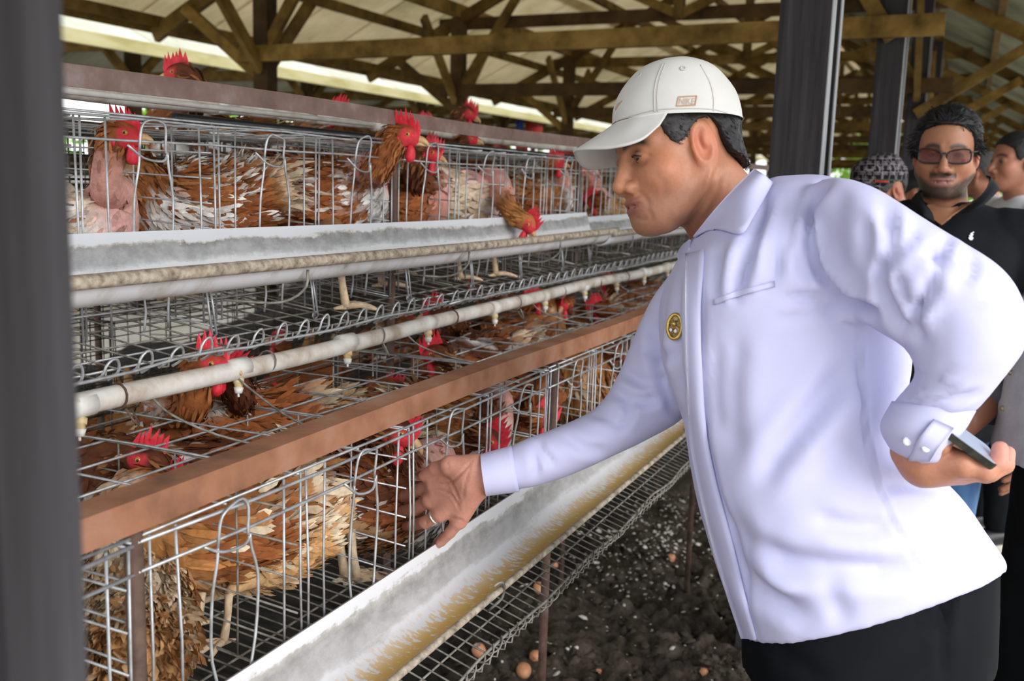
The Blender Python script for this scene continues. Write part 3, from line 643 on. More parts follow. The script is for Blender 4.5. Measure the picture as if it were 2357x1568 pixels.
def hen(label, B, face, head, beak, style='brown', bare=(), floor=None, feet=None, n=420, size=1.0, tailc='cream', tail=1.0, group='laying hens in the cages', comb=1.0, ruff=.22, mid=None, legs=True, headcol='brown', eyes=True, necklow=False, front=None):
    """B body centre, face body heading, head centre, beak heading: all world vectors"""
    global hen_n
    hen_n += 1; rng = np.random.default_rng(hen_n * 13 + 5); s = size
    B = np.asarray(B, float); d = unit(face); head = np.asarray(head, float); bk = unit(beak); Z = np.array([0, 0, 1.0])
    u = unit(Z - d * d.dot(Z)); lat = np.cross(u, d)
    e = empty('hen', (B[0], B[1], floor if floor is not None else B[2] - .2), label, 'hen', group)
    nb = B + d * .105 * s + u * .055 * s
    hv = unit(head - nb); hl = np.linalg.norm(head - nb)
    up0 = unit(hv * .8 + Z * .5) if not necklow else hv
    hb = unit(Z - bk * bk.dot(Z)) if abs(bk[2]) < .93 else unit(u - bk * bk.dot(u))
    nape = head - bk * .020 * s - hb * .012 * s
    m1 = nb + (nape - nb) * .45 + (u * .02 - d * .0) * s if mid is None else np.asarray(mid, float)
    pts = [B - d * .185 * s + u * .055 * s, B - d * .15 * s + u * .045 * s, B - d * .09 * s + u * .015 * s, B - d * .01 * s - u * .002 * s, B + d * .06 * s + u * .005 * s, nb - d * .010 * s, m1, nape, head, head + bk * .020 * s, head + bk * .030 * s]
    rad = np.array([.012, .045, .080, .092, .082, .043, .026, .0245, .025, .017, .008]) * s
    nn = 46; P = catmull(pts, nn); rr = np.interp(np.linspace(0, 10, nn), range(11), rad); tt = np.linspace(0, 10, nn)
    v, f = sweep(P, rr, 20, flat=None)
    st = STY[style]; base, sec, pat = [PAL[k] for k in st[:3]]
    ts = np.repeat(tt, 20); loc = (v - B) @ np.stack([d, lat, u], 1) / s
    def colour(vloc, t):
        n1 = vnoise(vloc, 16, hen_n); n2 = vnoise(vloc, 24, hen_n + 50); n3 = vnoise(vloc, 70, hen_n + 90)
        k = np.clip((n1 - (1 - 2 * st[3]) * .6) * 3 + .5, 0, 1)[:, None]; c = base * (1 - k) + sec * k
        q = np.clip((n2 - (1 - 2 * st[4]) * .62) * 5, 0, 1)[:, None]; c = c * (1 - q) + pat * q
        w = np.clip(1.4 - t, 0, 1)[:, None]; c = c * (1 - w) + PAL[tailc] * w
        nk = np.clip((t - 5.2) * 1.6, 0, 1)[:, None]; hc = PAL[headcol] * (1 + .25 * n3[:, None]); c = c * (1 - nk) + hc * nk
        belly = np.clip((-vloc[:, 2] - .045) * 22, 0, 1)[:, None] * np.clip(5.5 - t, 0, 1)[:, None] * .5; c = c * (1 - belly) + PAL['buff'] * belly
        if front: fw_ = np.clip((vloc[:, 0] - .045 + .02 * n2) * 30, 0, 1)[:, None] * np.clip(5.9 - t, 0, 1)[:, None] * np.clip((.075 - vloc[:, 2]) * 25, 0, 1)[:, None]; c = c * (1 - fw_) + PAL[front] * fw_
        bm = np.zeros(len(t))
        if 'neck' in bare: bm = np.maximum(bm, np.clip((t - 4.4) * 2, 0, 1) * np.clip((7.0 - t) * 1.3, 0, 1))
        if 'lowneck' in bare: bm = np.maximum(bm, np.clip((t - 4.2) * 2, 0, 1) * np.clip((6.2 - t) * 1.6, 0, 1))
        if 'breast' in bare: bm = np.maximum(bm, np.clip((t - 3.4) * 1.5, 0, 1) * np.clip(5.6 - t, 0, 1) * np.clip((vloc[:, 0] - .03) * 20, 0, 1))
        if 'back' in bare: bm = np.maximum(bm, np.clip((t - 1.6) * 2, 0, 1) * np.clip((5. - t) * 1.5, 0, 1) * np.clip((vloc[:, 2] + .005) * 22, 0, 1) * np.clip(.55 + n1 * .9, 0, 1))
        bmm = bm[:, None] * np.clip(.92 + .25 * n2[:, None], .45, 1); pk = (PAL['pink'] * (.8 + .2 * np.clip(n1, -1, 1))[:, None] + PAL['cream'] * (.2 - .2 * np.clip(n1, -1, 1))[:, None]) * (1 + .18 * n3[:, None]); c = c * (1 - bmm) + pk * bmm
        return np.clip(c * (1 + .12 * n3[:, None]), 0, 1), bm
    c, bm = colour(loc, ts)
    # red face
    hd = (v - head); fx = hd @ bk; fz = hd @ hb
    fm = (np.clip((ts - 7.55) * 2.5, 0, 1) * np.clip((fx + .012 * s) * 140, 0, 1) * np.clip((.017 * s - fz) * 170, 0, 1))[:, None]
    c = c * (1 - fm) + np.array([.62, .045, .06]) * fm
    # shallow lumps
    V = [v]; F = list(f); C = [c]; k0 = len(v)
    fl = floor if floor is not None else B[2] - .2
    if legs:
        for i, sd in enumerate((1, -1)):
            hip = B + lat * sd * .042 * s - u * .035 * s - d * .01
            ft = np.array([hip[0], hip[1], fl + .006]) + d * (.02 if sd > 0 else -.03) * s if feet is None or feet[i] is None else np.array(feet[i], float)
            up_l = ft + Z * .085 * s - d * .012 * s
            v1, f1 = sweep(catmull([hip, (hip + up_l) / 2 + d * .012 * s, up_l], 7), np.array([.038, .036, .031, .025, .018, .012, .008]) * s, 10)
            V.append(v1); F += [tuple(a + k0 for a in q) for q in f1]; C.append(np.repeat([base * .5 + PAL['buff'] * .5], len(v1), 0)); k0 += len(v1)
            segs = [([up_l, (up_l + ft) / 2 - d * .002, ft], [.0068, .0058, .0075])]
            for ang in (-.5, .05, .55): 
                td = d * math.cos(ang) + lat * math.sin(ang); td[2] = 0; td = unit(td)
                segs.append(([ft, ft + td * .022 * s + Z * .004, ft + td * .044 * s - Z * .001, ft + td * .058 * s - Z * .005], [.006, .0052, .0045, .0018]))
            segs.append(([ft, ft - d * np.array([1, 1, 0]) * .024 * s - Z * .003], [.0055, .002]))
            for ps, rs in segs:
                v1, f1 = sweep(catmull(ps, 6), np.interp(np.linspace(0, len(rs) - 1, 6), range(len(rs)), rs) * s * 1.12, 7)
                V.append(v1); F += [tuple(a + k0 for a in q) for q in f1]; C.append(np.array([.66, .50, .34]) * (1 + .2 * rng.normal(size=(len(v1), 1)) * .5)); k0 += len(v1)
    mesh_obj('body', np.concatenate(V), F, MT['henskin'], e, True, col=np.clip(np.concatenate(C), 0, 1))
    # plumage
    def bare_at(i): return bm[i]
    ctr = np.repeat(P, 20, 0); N = unit_rows(v - ctr)
    Tn = np.repeat(np.gradient(P, axis=0), 20, 0); Tn /= np.linalg.norm(Tn, axis=1, keepdims=True) + 1e-9
    wt = np.where((ts > .5) & (ts < 8.0), 1.0, 0) * np.repeat(rr, 20) * np.where(ts > 5.2, 1.5, 1); wt *= np.where(bm < .45, 1, .10); wt *= (fm[:, 0] < .3); wt = wt / wt.sum()
    fine = n >= 900; n = int(n * (5.5 if fine else 2.6)); fs = .68 if fine else 1.0; idx = rng.choice(len(v), size=n, p=wt); jit = rng.normal(size=(n, 3)) * .008 * s
    D = -Tn[idx] + rng.normal(size=(n, 3)) * .16 - Z * .10
    ncol, _ = colour(loc[idx] + rng.normal(size=(n, 3)) * .012, ts[idx]); ncol *= (1 + rng.normal(size=(n, 1)) * .16)
    neckf = np.clip((ts[idx] - 5) * 1.2, 0, 1)
    L = (np.where(ts[idx] < 2.2, .046, .037) * (1 - neckf) + .028 * neckf) * rng.uniform(.7, 1.25, n) * s * (.5 + .5 * fs); Wd = (.0125 * (1 - neckf) + .006 * neckf) * rng.uniform(.7, 1.2, n) * s * fs
    lf = np.abs(rng.normal(size=n)) * ruff * np.where(neckf > .5, .45, 1) + .03
    gold = (rng.random(n) < .3) & (neckf > .5); ncol[gold] = ncol[gold] * .5 + PAL['gold'] * .6
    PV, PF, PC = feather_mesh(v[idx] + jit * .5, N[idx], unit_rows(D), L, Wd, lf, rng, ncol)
    o = mesh_obj('plumage', PV, PF, MT['plume'], e, True, col=PC); o['kind'] = 'stuff'
    # tail
    if tail > 0:
        nt_ = 120; T0 = B - d * .15 * s + u * .045 * s
        a = rng.normal(size=(nt_, 1)) * .35; b_ = rng.uniform(-.3, 1.1, (nt_, 1))
        D = unit_rows(-d * 1.0 + lat * a + u * b_); Nn = unit_rows(u + d * .4 + rng.normal(size=(nt_, 3)) * .4 - D * (D @ u)[:, None])
        tc_ = PAL[tailc] * (1 + rng.normal(size=(nt_, 1)) * .15); mixk = rng.random(nt_) < .3; tc_[mixk] = base
        TV, TF, TC = feather_mesh(T0 + rng.normal(size=(nt_, 3)) * .014 * s, Nn, D, rng.uniform(.045, .085, nt_) * s * tail, rng.uniform(.010, .020, nt_) * s, .15, rng, tc_, .6)
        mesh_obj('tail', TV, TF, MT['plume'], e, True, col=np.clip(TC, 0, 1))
        # folded wings
    for sd in (1, -1):
        nw = 60; w0 = B + lat * sd * .080 * s + d * .055 * s + u * .030 * s
        q = rng.random((nw, 1)); P0 = w0 - d * .10 * q * s - u * rng.uniform(-.02, .05, (nw, 1)) * s * 1.0 + lat * sd * rng.uniform(0, .012, (nw, 1)) * s
        D = unit_rows(-d - u * (.12 + .15 * rng.random((nw, 1))) + lat * sd * .04 + rng.normal(size=(nw, 3)) * .05); Nn = np.repeat([lat * sd], nw, 0) + u * .15
        wl_ = (P0 - B) @ np.stack([d, lat, u], 1) / s; wc, _ = colour(wl_, np.full(nw, 3.5)); wc *= (.85 + .35 * rng.random((nw, 1)))
        if 'back' in bare: wc = wc * .3 + PAL['cream'] * .7
        WV, WF, WC = feather_mesh(P0, unit_rows(Nn), D, rng.uniform(.05, .085, nw) * s, rng.uniform(.010, .016, nw) * s, .03, rng, wc, .1)
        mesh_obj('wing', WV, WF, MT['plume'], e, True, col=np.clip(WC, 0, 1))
    # head parts
    sidev = np.cross(hb, bk)
    m = MB(); nk_ = 6; cs = comb * s
    prof = [(-.026, .014)]
    for i in range(nk_):
        x = -.022 + i * .0085; h = (.030 + .010 * math.sin((i + 1) / nk_ * 3.0)) * rng.uniform(.85, 1.15)
        prof += [(x - .0005, .024 + .006 * math.sin(i / 5 * 3.1)), (x - .0035 + rng.normal() * .001, .012 + h)]
    prof += [(.029, .020), (.030, .006)]
    prof = np.array(prof) * cs; base_l = [(.030 * cs, .002), (.0, .012 * s), (-.026 * cs, .008)]
    lo = np.interp(prof[:, 0], [-.03 * cs, 0, .031 * cs], [.010 * s, .016 * s, .004 * s])
    lean = rng.normal() * .15
    V = []
    for th in (-1, 1):
        for (x, z), l in zip(prof, lo):
            V.append(head + bk * x + hb * l + sidev * th * .0042 * cs); V.append(head + bk * x + hb * max(z, l + .001) + sidev * (th * .0013 * cs + lean * (z)))
    kk = len(prof); F = []
    for t_ in range(2):
        for i in range(kk - 1):
            a = t_ * 2 * kk + 2 * i; q = (a, a + 2, a + 3, a + 1); F.append(q if t_ else q[::-1])
    for i in range(kk - 1): a = 2 * i + 1; F.append((a, a + 2, a + 2 + 2 * kk, a + 2 * kk))
    F += [(0, 1, 2 * kk + 1, 2 * kk), (2 * kk - 2, 4 * kk - 2, 4 * kk - 1, 2 * kk - 1)]
    m.add(V, F); m.build('comb', MT['comb'], e, False)
    for sd in (1, -1):
        m = MB(); w0 = head + bk * .016 * s - hb * .014 * s + sidev * sd * .008 * s
        dn = unit(-Z * .8 - hb * .4)
        m.tube(catmull([w0, w0 + dn * .012 * s, w0 + dn * .026 * s, w0 + dn * .034 * s], 7), np.array([.004, .0065, .0085, .0095, .009, .007, .003]) * s * comb, 9); m.build('wattle', MT['comb'], e, True)
        m = MB(); w1 = head - bk * .010 * s - hb * .008 * s + sidev * sd * .020 * s; m.tube([w1 + hb * .007 * s, w1, w1 - hb * .010 * s, w1 - hb * .016 * s], np.array([.003, .0055, .006, .002]) * s, 7); m.build('ear_lobe', MT['comb'], e, True)
        if eyes:
            m = MB(); ec = head + bk * .007 * s + hb * .005 * s + sidev * sd * .0205 * s
            m.tube([ec - sidev * sd * .004 * s, ec, ec + sidev * sd * .0022 * s, ec + sidev * sd * .003 * s], np.array([.0055, .0055, .004, .001]) * s, 10); eo = m.build('eye', MT['eye'], e, True)
            m = MB(); ec2 = ec + sidev * sd * .0020 * s; m.tube([ec2, ec2 + sidev * sd * .0016 * s], np.array([.0026, .0018]) * s, 8); m.build('pupil', MT['black'], eo, True)
    m = MB(); b0 = head + bk * .022 * s
    m.tube(catmull([b0 - hb * .000 * s, b0 + bk * .012 * s + hb * .001 * s, b0 + bk * .024 * s - hb * .003 * s, b0 + bk * .030 * s - hb * .009 * s], 7), np.array([.0092, .0085, .0075, .006, .0045, .003, .001]) * s, 8)
    m.tube(catmull([b0 - hb * .007 * s, b0 + bk * .012 * s - hb * .007 * s, b0 + bk * .021 * s - hb * .009 * s], 5), np.array([.006, .0055, .0045, .003, .001]) * s, 7); m.build('beak', MT['beak'], e, True)
    return e
def unit_rows(a): return a / (np.linalg.norm(a, axis=1, keepdims=True) + 1e-9)
def ufl(Y): return 1.205 + .05 * (Y - 1.19) / .45
def lfl(Y): return .762 + .055 * (Y - .8) / .45
def H(label, b, fa, h, ba, style, up=True, away=0., baway=0., flo=None, wd=None, **k):
    B = at_Y(*b); hd = at_Y(*h); fl = flo if flo is not None else ((ufl if up else lfl)(B[1]) if B[1] < 1.7 else (ufl(1.19 + 2.13 - B[1]) if up else lfl(.8 + 2.52 - B[1])))
    fd = imgdir(fa, away)
    if wd is None:
        c = math.cos(math.radians(fa)); wd = (.80 * c, -.55 * c) if abs(c) > .5 else None
    if wd is not None: fd = unit((wd[0], wd[1], fd[2] * .5))
    return hen(label, B, fd, hd, imgdir(ba, baway), style, floor=fl, **k)
# --- upper front row
H('bare-necked pale hen at the left end of the upper cage, red face in profile', (140, 528, 1.42), 8, (288, 312, 1.27), -8, 'pale', bare=('neck', 'breast'), n=420, size=.95, away=.1, mid=at_Y(244, 425, 1.31), feet=None)
H('tan and brown hen turned away, fluffy pale rump, beside the bare-necked hen', (430, 482, 1.38), 172, (300, 455, 1.56), 190, 'mottle', n=1000, ruff=.55, tail=1.35, away=.12, size=1.0, tailc='cream')
H('brown hen with white breast and tall red comb looking right over the wires', (752, 462, 1.37), 6, (932, 314, 1.165), -14, 'brown', bare=('lowneck',), n=900, size=1.12, mid=at_Y(866, 395, 1.21), front='white', feet=[at_Z(797, 706, 1.208), at_Z(880, 655, 1.215)], away=-.05, headcol='brown')
H('dark brown hen behind the rod, head down to the right beside the tall-combed hen', (925, 478, 1.36), 10, (990, 352, 1.235), -28, 'brown', bare=('breast',), n=520, mid=at_Y(950, 410, 1.27), headcol='dark')
H('pale half-bald hen with pink neck stretching out to peck in the white trough', (1068, 462, 1.34), -3, (1213, 513, 1.095), -62, 'pale', bare=('lowneck', 'back', 'breast'), n=360, size=1.05, feet=[at_Z(1060, 640, 1.208), at_Z(1142, 632, 1.21)], mid=at_Y(1168, 473, 1.165), headcol='gold', necklow=True)
H('hen with a white fluffy tail behind the pecking pale hen', (1150, 452, 1.56), 178, (1080, 420, 1.62), 180, 'pale', n=420, ruff=.5, tailc='white', tail=1.3)
H('white and brown hen looking right, in the third upper cage', (1238, 462, 1.36), 15, (1278, 375, 1.27), -10, 'mottle', bare=('lowneck',), n=420, headcol='brown', front='white')
H('brown hen with pink bare breast beside the second dark rod', (1312, 450, 1.36), 20, (1330, 388, 1.26), -30, 'goldy', bare=('breast', 'lowneck'), n=380)
H('cream hen with a bent pink-red comb low in the fourth upper cage', (1415, 478, 1.34), 185, (1368, 462, 1.24), 215, 'buff', bare=('neck',), n=380, comb=1.1)
H('brown hen between the fluffy hen and the tall-combed hen, rump to the aisle', (690, 470, 1.56), 165, (600, 430, 1.62), 180, 'brown', n=520, ruff=.4, tailc='tan')
# --- upper back row
H('brown hen peeking over the grey-brown rail at the left, facing left with a spiky comb', (470, 345, 1.84), 160, (412, 172, 1.72), 190, 'mottle', n=380, mid=at_Y(445, 245, 1.75), headcol='dark', size=1.1)
H('hen with upright red comb above the rail just right of the centre shed post', (1062, 390, 1.82), 20, (1078, 262, 1.74), -30, 'brown', n=340, mid=at_Y(1066, 318, 1.76), headcol='dark', size=1.1)
H('red-faced hen under the rail, directly below the one with the upright comb', (1050, 400, 1.70), 15, (1080, 322, 1.60), -10, 'red', n=320, headcol='dark')
H('hen behind the rail showing only the tip of its comb, left of the tall-combed hen', (770, 345, 1.84), 160, (778, 258, 1.74), 170, 'goldy', n=320, size=1.05)
H('hen behind the rail showing a thin comb tip, right of the tall-combed hen', (985, 370, 1.86), 10, (980, 290, 1.76), 0, 'brown', n=300)
H('brown hen in the back cage behind the fluffy rump', (560, 370, 1.80), 175, (660, 350, 1.76), 0, 'goldy', n=320)
H('hen with red face half hidden behind the neck of the tall-combed hen', (770, 385, 1.78), 0, (826, 360, 1.70), 0, 'mottle', n=320)
for i, (x, y, a, st) in enumerate([(690, 380, 10, 'tan'), (890, 385, 180, 'brown'), (1150, 405, 0, 'red'), (1190, 395, 150, 'brown'), (1265, 405, 20, 'mottle'), (1350, 425, 170, 'brown'), (1440, 440, 10, 'red')]):
    h = (x + 50 * math.cos(math.radians(a)), y - 52, 1.80)
    H('brown hen deep in the upper back cages, %s from the left in that row' % ordn[i], (x, y, 1.86), a, h, a, st, n=220, group='hens deep in the back cages')
# --- lower row, rear part of the cages
H('upright brown hen stretching to the water pipe, head half hidden by the pipe', (505, 1015, 1.22), 165, (484, 838, 1.12), -10, 'brown', False, n=560, mid=at_Y(442, 935, 1.15), size=1.05, headcol='brown', flo=None)
H('dark-necked hen drinking under the second pipe clip, pinkish back', (612, 1000, 1.24), 165, (528, 862, 1.13), 150, 'tan', False, bare=('back',), n=420, mid=at_Y(552, 925, 1.16), headcol='dark')
H('dark brown hen drinking at the third nipple, neck arched to the left', (1105, 808, 1.27), 165, (1002, 722, 1.15), 195, 'red', False, n=420, mid=at_Y(1056, 745, 1.20), headcol='dark')
H('hen with red comb and streaky tan breast under the fourth nipple', (1222, 770, 1.26), 60, (1226, 690, 1.20), 5, 'goldy', False, n=380, headcol='brown')
H('brown hen facing the aisle with a round red comb between two nipples', (1318, 765, 1.24), 200, (1298, 700, 1.17), 235, 'brown', False, n=340, baway=-1.2)
H('hen with a drooping pink comb in the far lower cage', (1420, 750, 1.2), 165, (1376, 712, 1.13), 210, 'goldy', False, n=300, comb=1.2)
H('dark hen at the far end under the pipe, near the man\'s collar', (1445, 700, 1.26), 170, (1400, 655, 1.22), 190, 'red', False, n=280, headcol='dark')
H('hen with a big red comb low behind the rusted rail, in the second lower cage', (1060, 855, 1.16), 175, (1000, 815, 1.10), 200, 'dark', False, n=320, comb=1.05, headcol='dark')
H('dark hen under the rusted rail at far left, pink comb tip showing', (385, 1140, 1.14), 165, (340, 1060, 1.10), 170, 'dark', False, n=420, headcol='dark')
H('golden brown hen just behind the large tan hen, under the rusted rail', (450, 1215, 1.03), 175, (400, 1130, 1.06), 170, 'goldy', False, n=520, headcol='brown')
# --- lower row, front part
H('blurred fluffy tan hen nearest the camera at bottom left, rump to the aisle', (300, 1405, 1.02), 150, (290, 1240, 1.14), 160, 'buff', False, n=1300, ruff=.35, size=.92, tailc='tan', tail=.5, wd=(.68, .73))
H('large tan and cream hen with dark streaked wing, standing by the front wires', (585, 1235, 1.0), 160, (470, 1150, 1.06), 150, 'buff', False, bare=('lowneck',), n=1000, ruff=.3, size=.88, tailc='buff', tail=.45, wd=(-.88, .25), feet=[at_Z(515, 1478, lfl(.88)), at_Z(395, 1495, lfl(.93))])
H('dark brown and white hen the reaching hand is touching', (878, 1132, .965), -18, (918, 992, .875), -38, 'piebald', False, bare=('lowneck',), n=900, size=1.12, front='white', feet=[at_Z(822, 1335, lfl(.84)), at_Z(795, 1330, lfl(.86))], mid=at_Y(938, 1058, .885), headcol='dark', ruff=.3, wd=(.75, -.42))
H('cream-rumped brown hen beside the hand, pecking down with a tall jagged red comb', (1052, 985, 1.00), -8, (1128, 1010, .88), -55, 'mottle', False, bare=('lowneck',), n=520, comb=1.15, ruff=.4, headcol='dark', necklow=True)
H('deep red-brown hen under the rail, head at the iron rod', (1185, 925, 1.02), -5, (1248, 962, .89), -40, 'red', False, n=460, comb=1.15, headcol='brown', necklow=True)
H('streaky tan hen right of the iron rod in the third lower cage', (1335, 865, .99), 100, (1320, 800, 1.06), 120, 'goldy', False, n=460, ruff=.4, tailc='tan')
H('pinkish pale hen near the man\'s reaching sleeve, third lower cage', (1420, 900, .96), 10, (1455, 850, .90), 0, 'pale', False, bare=('back', 'neck'), n=320)
H('brown hen with raised red comb by the white sleeve, behind the rail end', (1450, 800, 1.02), 5, (1472, 752, .95), 20, 'red', False, n=300, comb=1.2)
H('brown hen in the middle of the second lower cage, behind the touched hen', (740, 1075, 1.08), 170, (690, 1010, 1.14), 160, 'dark', False, n=460, ruff=.35, headcol='dark')
H('brown hen standing between the touched hen and the iron rod', (960, 960, 1.12), 175, (900, 905, 1.16), 170, 'red', False, n=340)
# --- far bottom row
for i, (x, y, Y, a, st) in enumerate([(300, 985, 2.2, 10, 'goldy'), (700, 850, 2.2, 175, 'red'), (560, 960, 2.3, 0, 'brown'), (880, 800, 2.25, 15, 'dark'), (1150, 715, 2.25, 170, 'brown')]):
    H('dim hen far behind in the bottom back cages, %s from the left' % ordn[i], (x, y, Y), a, (x + 60 * math.cos(math.radians(a)), y - 62, Y - .05), a, st, False, n=200, group='hens in the bottom back cages')
# ================================================================ BODY TOOLS
from mathutils.bvhtree import BVHTree
def smin(a, b, k): h = np.clip(.5 + .5 * (b - a) / k, 0, 1); return b * (1 - h) + a * h - k * h * (1 - h)
def ssub(a, b, k): return -smin(-a, b, k)
def ell(p, c, r):
    q = p - np.asarray(c, np.float32); r = np.asarray(r, np.float32)
    k0 = np.sqrt(((q / r) ** 2).sum(-1)); k1 = np.sqrt(((q / (r * r)) ** 2).sum(-1)) + 1e-9
    return k0 * (k0 - 1) / k1
def cone(p, a, b, ra, rb):
    a = np.asarray(a, np.float32); b = np.asarray(b, np.float32); ab = b - a; q = p - a
    t = np.clip((q @ ab) / (ab @ ab), 0, 1); return np.linalg.norm(q - t[..., None] * ab, axis=-1) - (ra + (rb - ra) * t)
def chain(p, pts, rs, k=None):
    d = None
    for i in range(len(pts) - 1):
        e = cone(p, pts[i], pts[i + 1], rs[i], rs[i + 1]); d = e if d is None else (np.minimum(d, e) if not k else smin(d, e, k))
    return d
def surface(fn, lo, hi, res):
    lo = np.asarray(lo, float); hi = np.asarray(hi, float); n = np.ceil((hi - lo) / res).astype(int) + 1
    ax = [lo[i] + np.arange(n[i]) * res for i in range(3)]
    G = np.stack(np.meshgrid(*ax, indexing='ij'), -1).astype(np.float32)
    D = fn(G); s = D < 0
    acc = np.zeros(tuple(n - 1) + (3,)); cnt = np.zeros(tuple(n - 1))
    for a in range(3):
        b, c = [(1, 2), (0, 2), (0, 1)][a]
        for ob in (0, 1):
            for oc in (0, 1):
                sl0 = [slice(0, -1)] * 3; sl1 = [slice(0, -1)] * 3
                sl1[a] = slice(1, None)
                for x, o in ((b, ob), (c, oc)):
                    if o: sl0[x] = slice(1, None); sl1[x] = slice(1, None)
                d0 = D[tuple(sl0)]; d1 = D[tuple(sl1)]; x_ = (d0 < 0) != (d1 < 0)
                t = np.where(x_, d0 / np.where(x_, d0 - d1, 1), 0)
                acc[..., a] += np.where(x_, t, 0); acc[..., b] += x_ * ob; acc[..., c] += x_ * oc; cnt += x_
    act = cnt > 0; idx = -np.ones(act.shape, int); idx[act] = np.arange(act.sum()); ii = np.argwhere(act)
    V = lo + (ii + acc[act] / cnt[act][:, None]) * res; F = []
    for a in range(3):
        b, c = [(1, 2), (2, 0), (0, 1)][a]
        sl0 = [slice(1, -1)] * 3; sl1 = [slice(1, -1)] * 3; sl0[a] = slice(0, -1); sl1[a] = slice(1, None)
        ch = s[tuple(sl0)] != s[tuple(sl1)]; e = np.argwhere(ch); 
        if not len(e): continue
        off = np.ones(3, int); off[a] = 0; e = e + off; flip = ~s[e[:, 0], e[:, 1], e[:, 2]]
        q = []
        for db, dc in ((0, 0), (1, 0), (1, 1), (0, 1)):
            g_ = e.copy(); g_[:, b] -= db; g_[:, c] -= dc; q.append(idx[g_[:, 0], g_[:, 1], g_[:, 2]])
        q = np.stack(q, 1); q[flip] = q[flip][:, ::-1]; F.append(q)
    F = np.concatenate(F); F = F[(F >= 0).all(1)]
    return V, F
def vnormals(V, F):
    F = np.asarray(F); n = np.cross(V[F[:, 2]] - V[F[:, 0]], V[F[:, 3]] - V[F[:, 1]]); N = np.zeros_like(V)
    for k in range(4): np.add.at(N, F[:, k], n)
    return N / (np.linalg.norm(N, axis=1, keepdims=True) + 1e-12)
def smooth(V, F, it=3, lam=.5):
    F = np.asarray(F); E = np.concatenate([F[:, [0, 1]], F[:, [1, 2]], F[:, [2, 3]], F[:, [3, 0]]])
    for _ in range(it):
        S_ = np.zeros_like(V); c = np.zeros(len(V))
        np.add.at(S_, E[:, 0], V[E[:, 1]]); np.add.at(S_, E[:, 1], V[E[:, 0]]); np.add.at(c, E[:, 0], 1); np.add.at(c, E[:, 1], 1)
        V = V * (1 - lam) + lam * S_ / np.maximum(c, 1)[:, None]
    return V
def cam_ring(L, R, D, hd, n=40, sag=0., p=1.0, Dl=None, Dr=None, near=None):
    """closed ring spanning image points L-R at depth D with half depth hd"""
    a = at_D(L[0], L[1], Dl or D); b = at_D(R[0], R[1], Dr or D); c = (a + b) / 2; h = (b - a) / 2
    t = np.arange(n) * 2 * math.pi / n; ct, st = np.cos(t), np.sin(t)
    if p != 1: ct = np.sign(ct) * np.abs(ct) ** p; st = np.sign(st) * np.abs(st) ** p
    hh = np.where(st < 0, near if near is not None else hd, hd)
    return c + ct[:, None] * h + (st * hh)[:, None] * CAMF + (np.clip(-st, 0, 1) * sag)[:, None] * CAMD
def loft(rings, steps=6):
    R = np.stack(rings); k, n = R.shape[:2]
    R2 = np.stack([catmull(R[:, j], (k - 1) * steps + 1) for j in range(n)], 1); K = len(R2)
    V = R2.reshape(-1, 3); F = [(i * n + j, i * n + (j + 1) % n, (i + 1) * n + (j + 1) % n, (i + 1) * n + j) for i in range(K - 1) for j in range(n)]
    V = np.vstack([V, R2[0].mean(0), R2[-1].mean(0)]); a = K * n
    F += [(j, a, a, (j + 1) % n)[:1] + (a, (j + 1) % n) for j in range(n)]; F = [tuple(dict.fromkeys(q)) for q in F]
    b = (K - 1) * n; F += [(b + (j + 1) % n, a + 1, b + j) for j in range(n)]
    return V, F
def remesh(parts, voxel, it=4, lam=.5):
    V = []; F = []; k = 0
    for v, f in parts:
        V.append(np.asarray(v)); F += [tuple(int(i) + k for i in q) for q in f]; k += len(v)
    me = bpy.data.meshes.new('tmp'); me.from_pydata(np.concatenate(V).tolist(), [], F); 
    bm = bmesh.new(); bm.from_mesh(me); bmesh.ops.recalc_face_normals(bm, faces=bm.faces); bm.to_mesh(me); bm.free()
    o = bpy.data.objects.new('tmp', me); COL.objects.link(o)
    md = o.modifiers.new('r', 'REMESH'); md.mode = 'VOXEL'; md.voxel_size = voxel
    dg = bpy.context.evaluated_depsgraph_get(); m2 = bpy.data.meshes.new_from_object(o.evaluated_get(dg))
    v = np.zeros(len(m2.vertices) * 3); m2.vertices.foreach_get('co', v); v = v.reshape(-1, 3)
    f = np.array([tuple(p.vertices) if len(p.vertices) == 4 else tuple(p.vertices) + (p.vertices[-1],) for p in m2.polygons])
    bpy.data.objects.remove(o); bpy.data.meshes.remove(me); bpy.data.meshes.remove(m2)
    return smooth(v, f, it, lam), f
def quads(F): return [tuple(dict.fromkeys(int(i) for i in q)) for q in F]
def seg_dist(Q, P):
    """distance (px) and running parameter of points Q to polyline P"""
    P = np.asarray(P, float); best = np.full(len(Q), 1e9); tt = np.zeros(len(Q)); L = np.concatenate([[0], np.cumsum(np.linalg.norm(np.diff(P, axis=0), axis=1))])
    for i in range(len(P) - 1):
        ab = P[i + 1] - P[i]; t = np.clip(((Q - P[i]) @ ab) / (ab @ ab), 0, 1); d = np.linalg.norm(Q - P[i] - t[:, None] * ab, axis=1)
        m = d < best; best[m] = d[m]; tt[m] = (L[i] + t[m] * np.linalg.norm(ab)) / L[-1]
    return best, tt
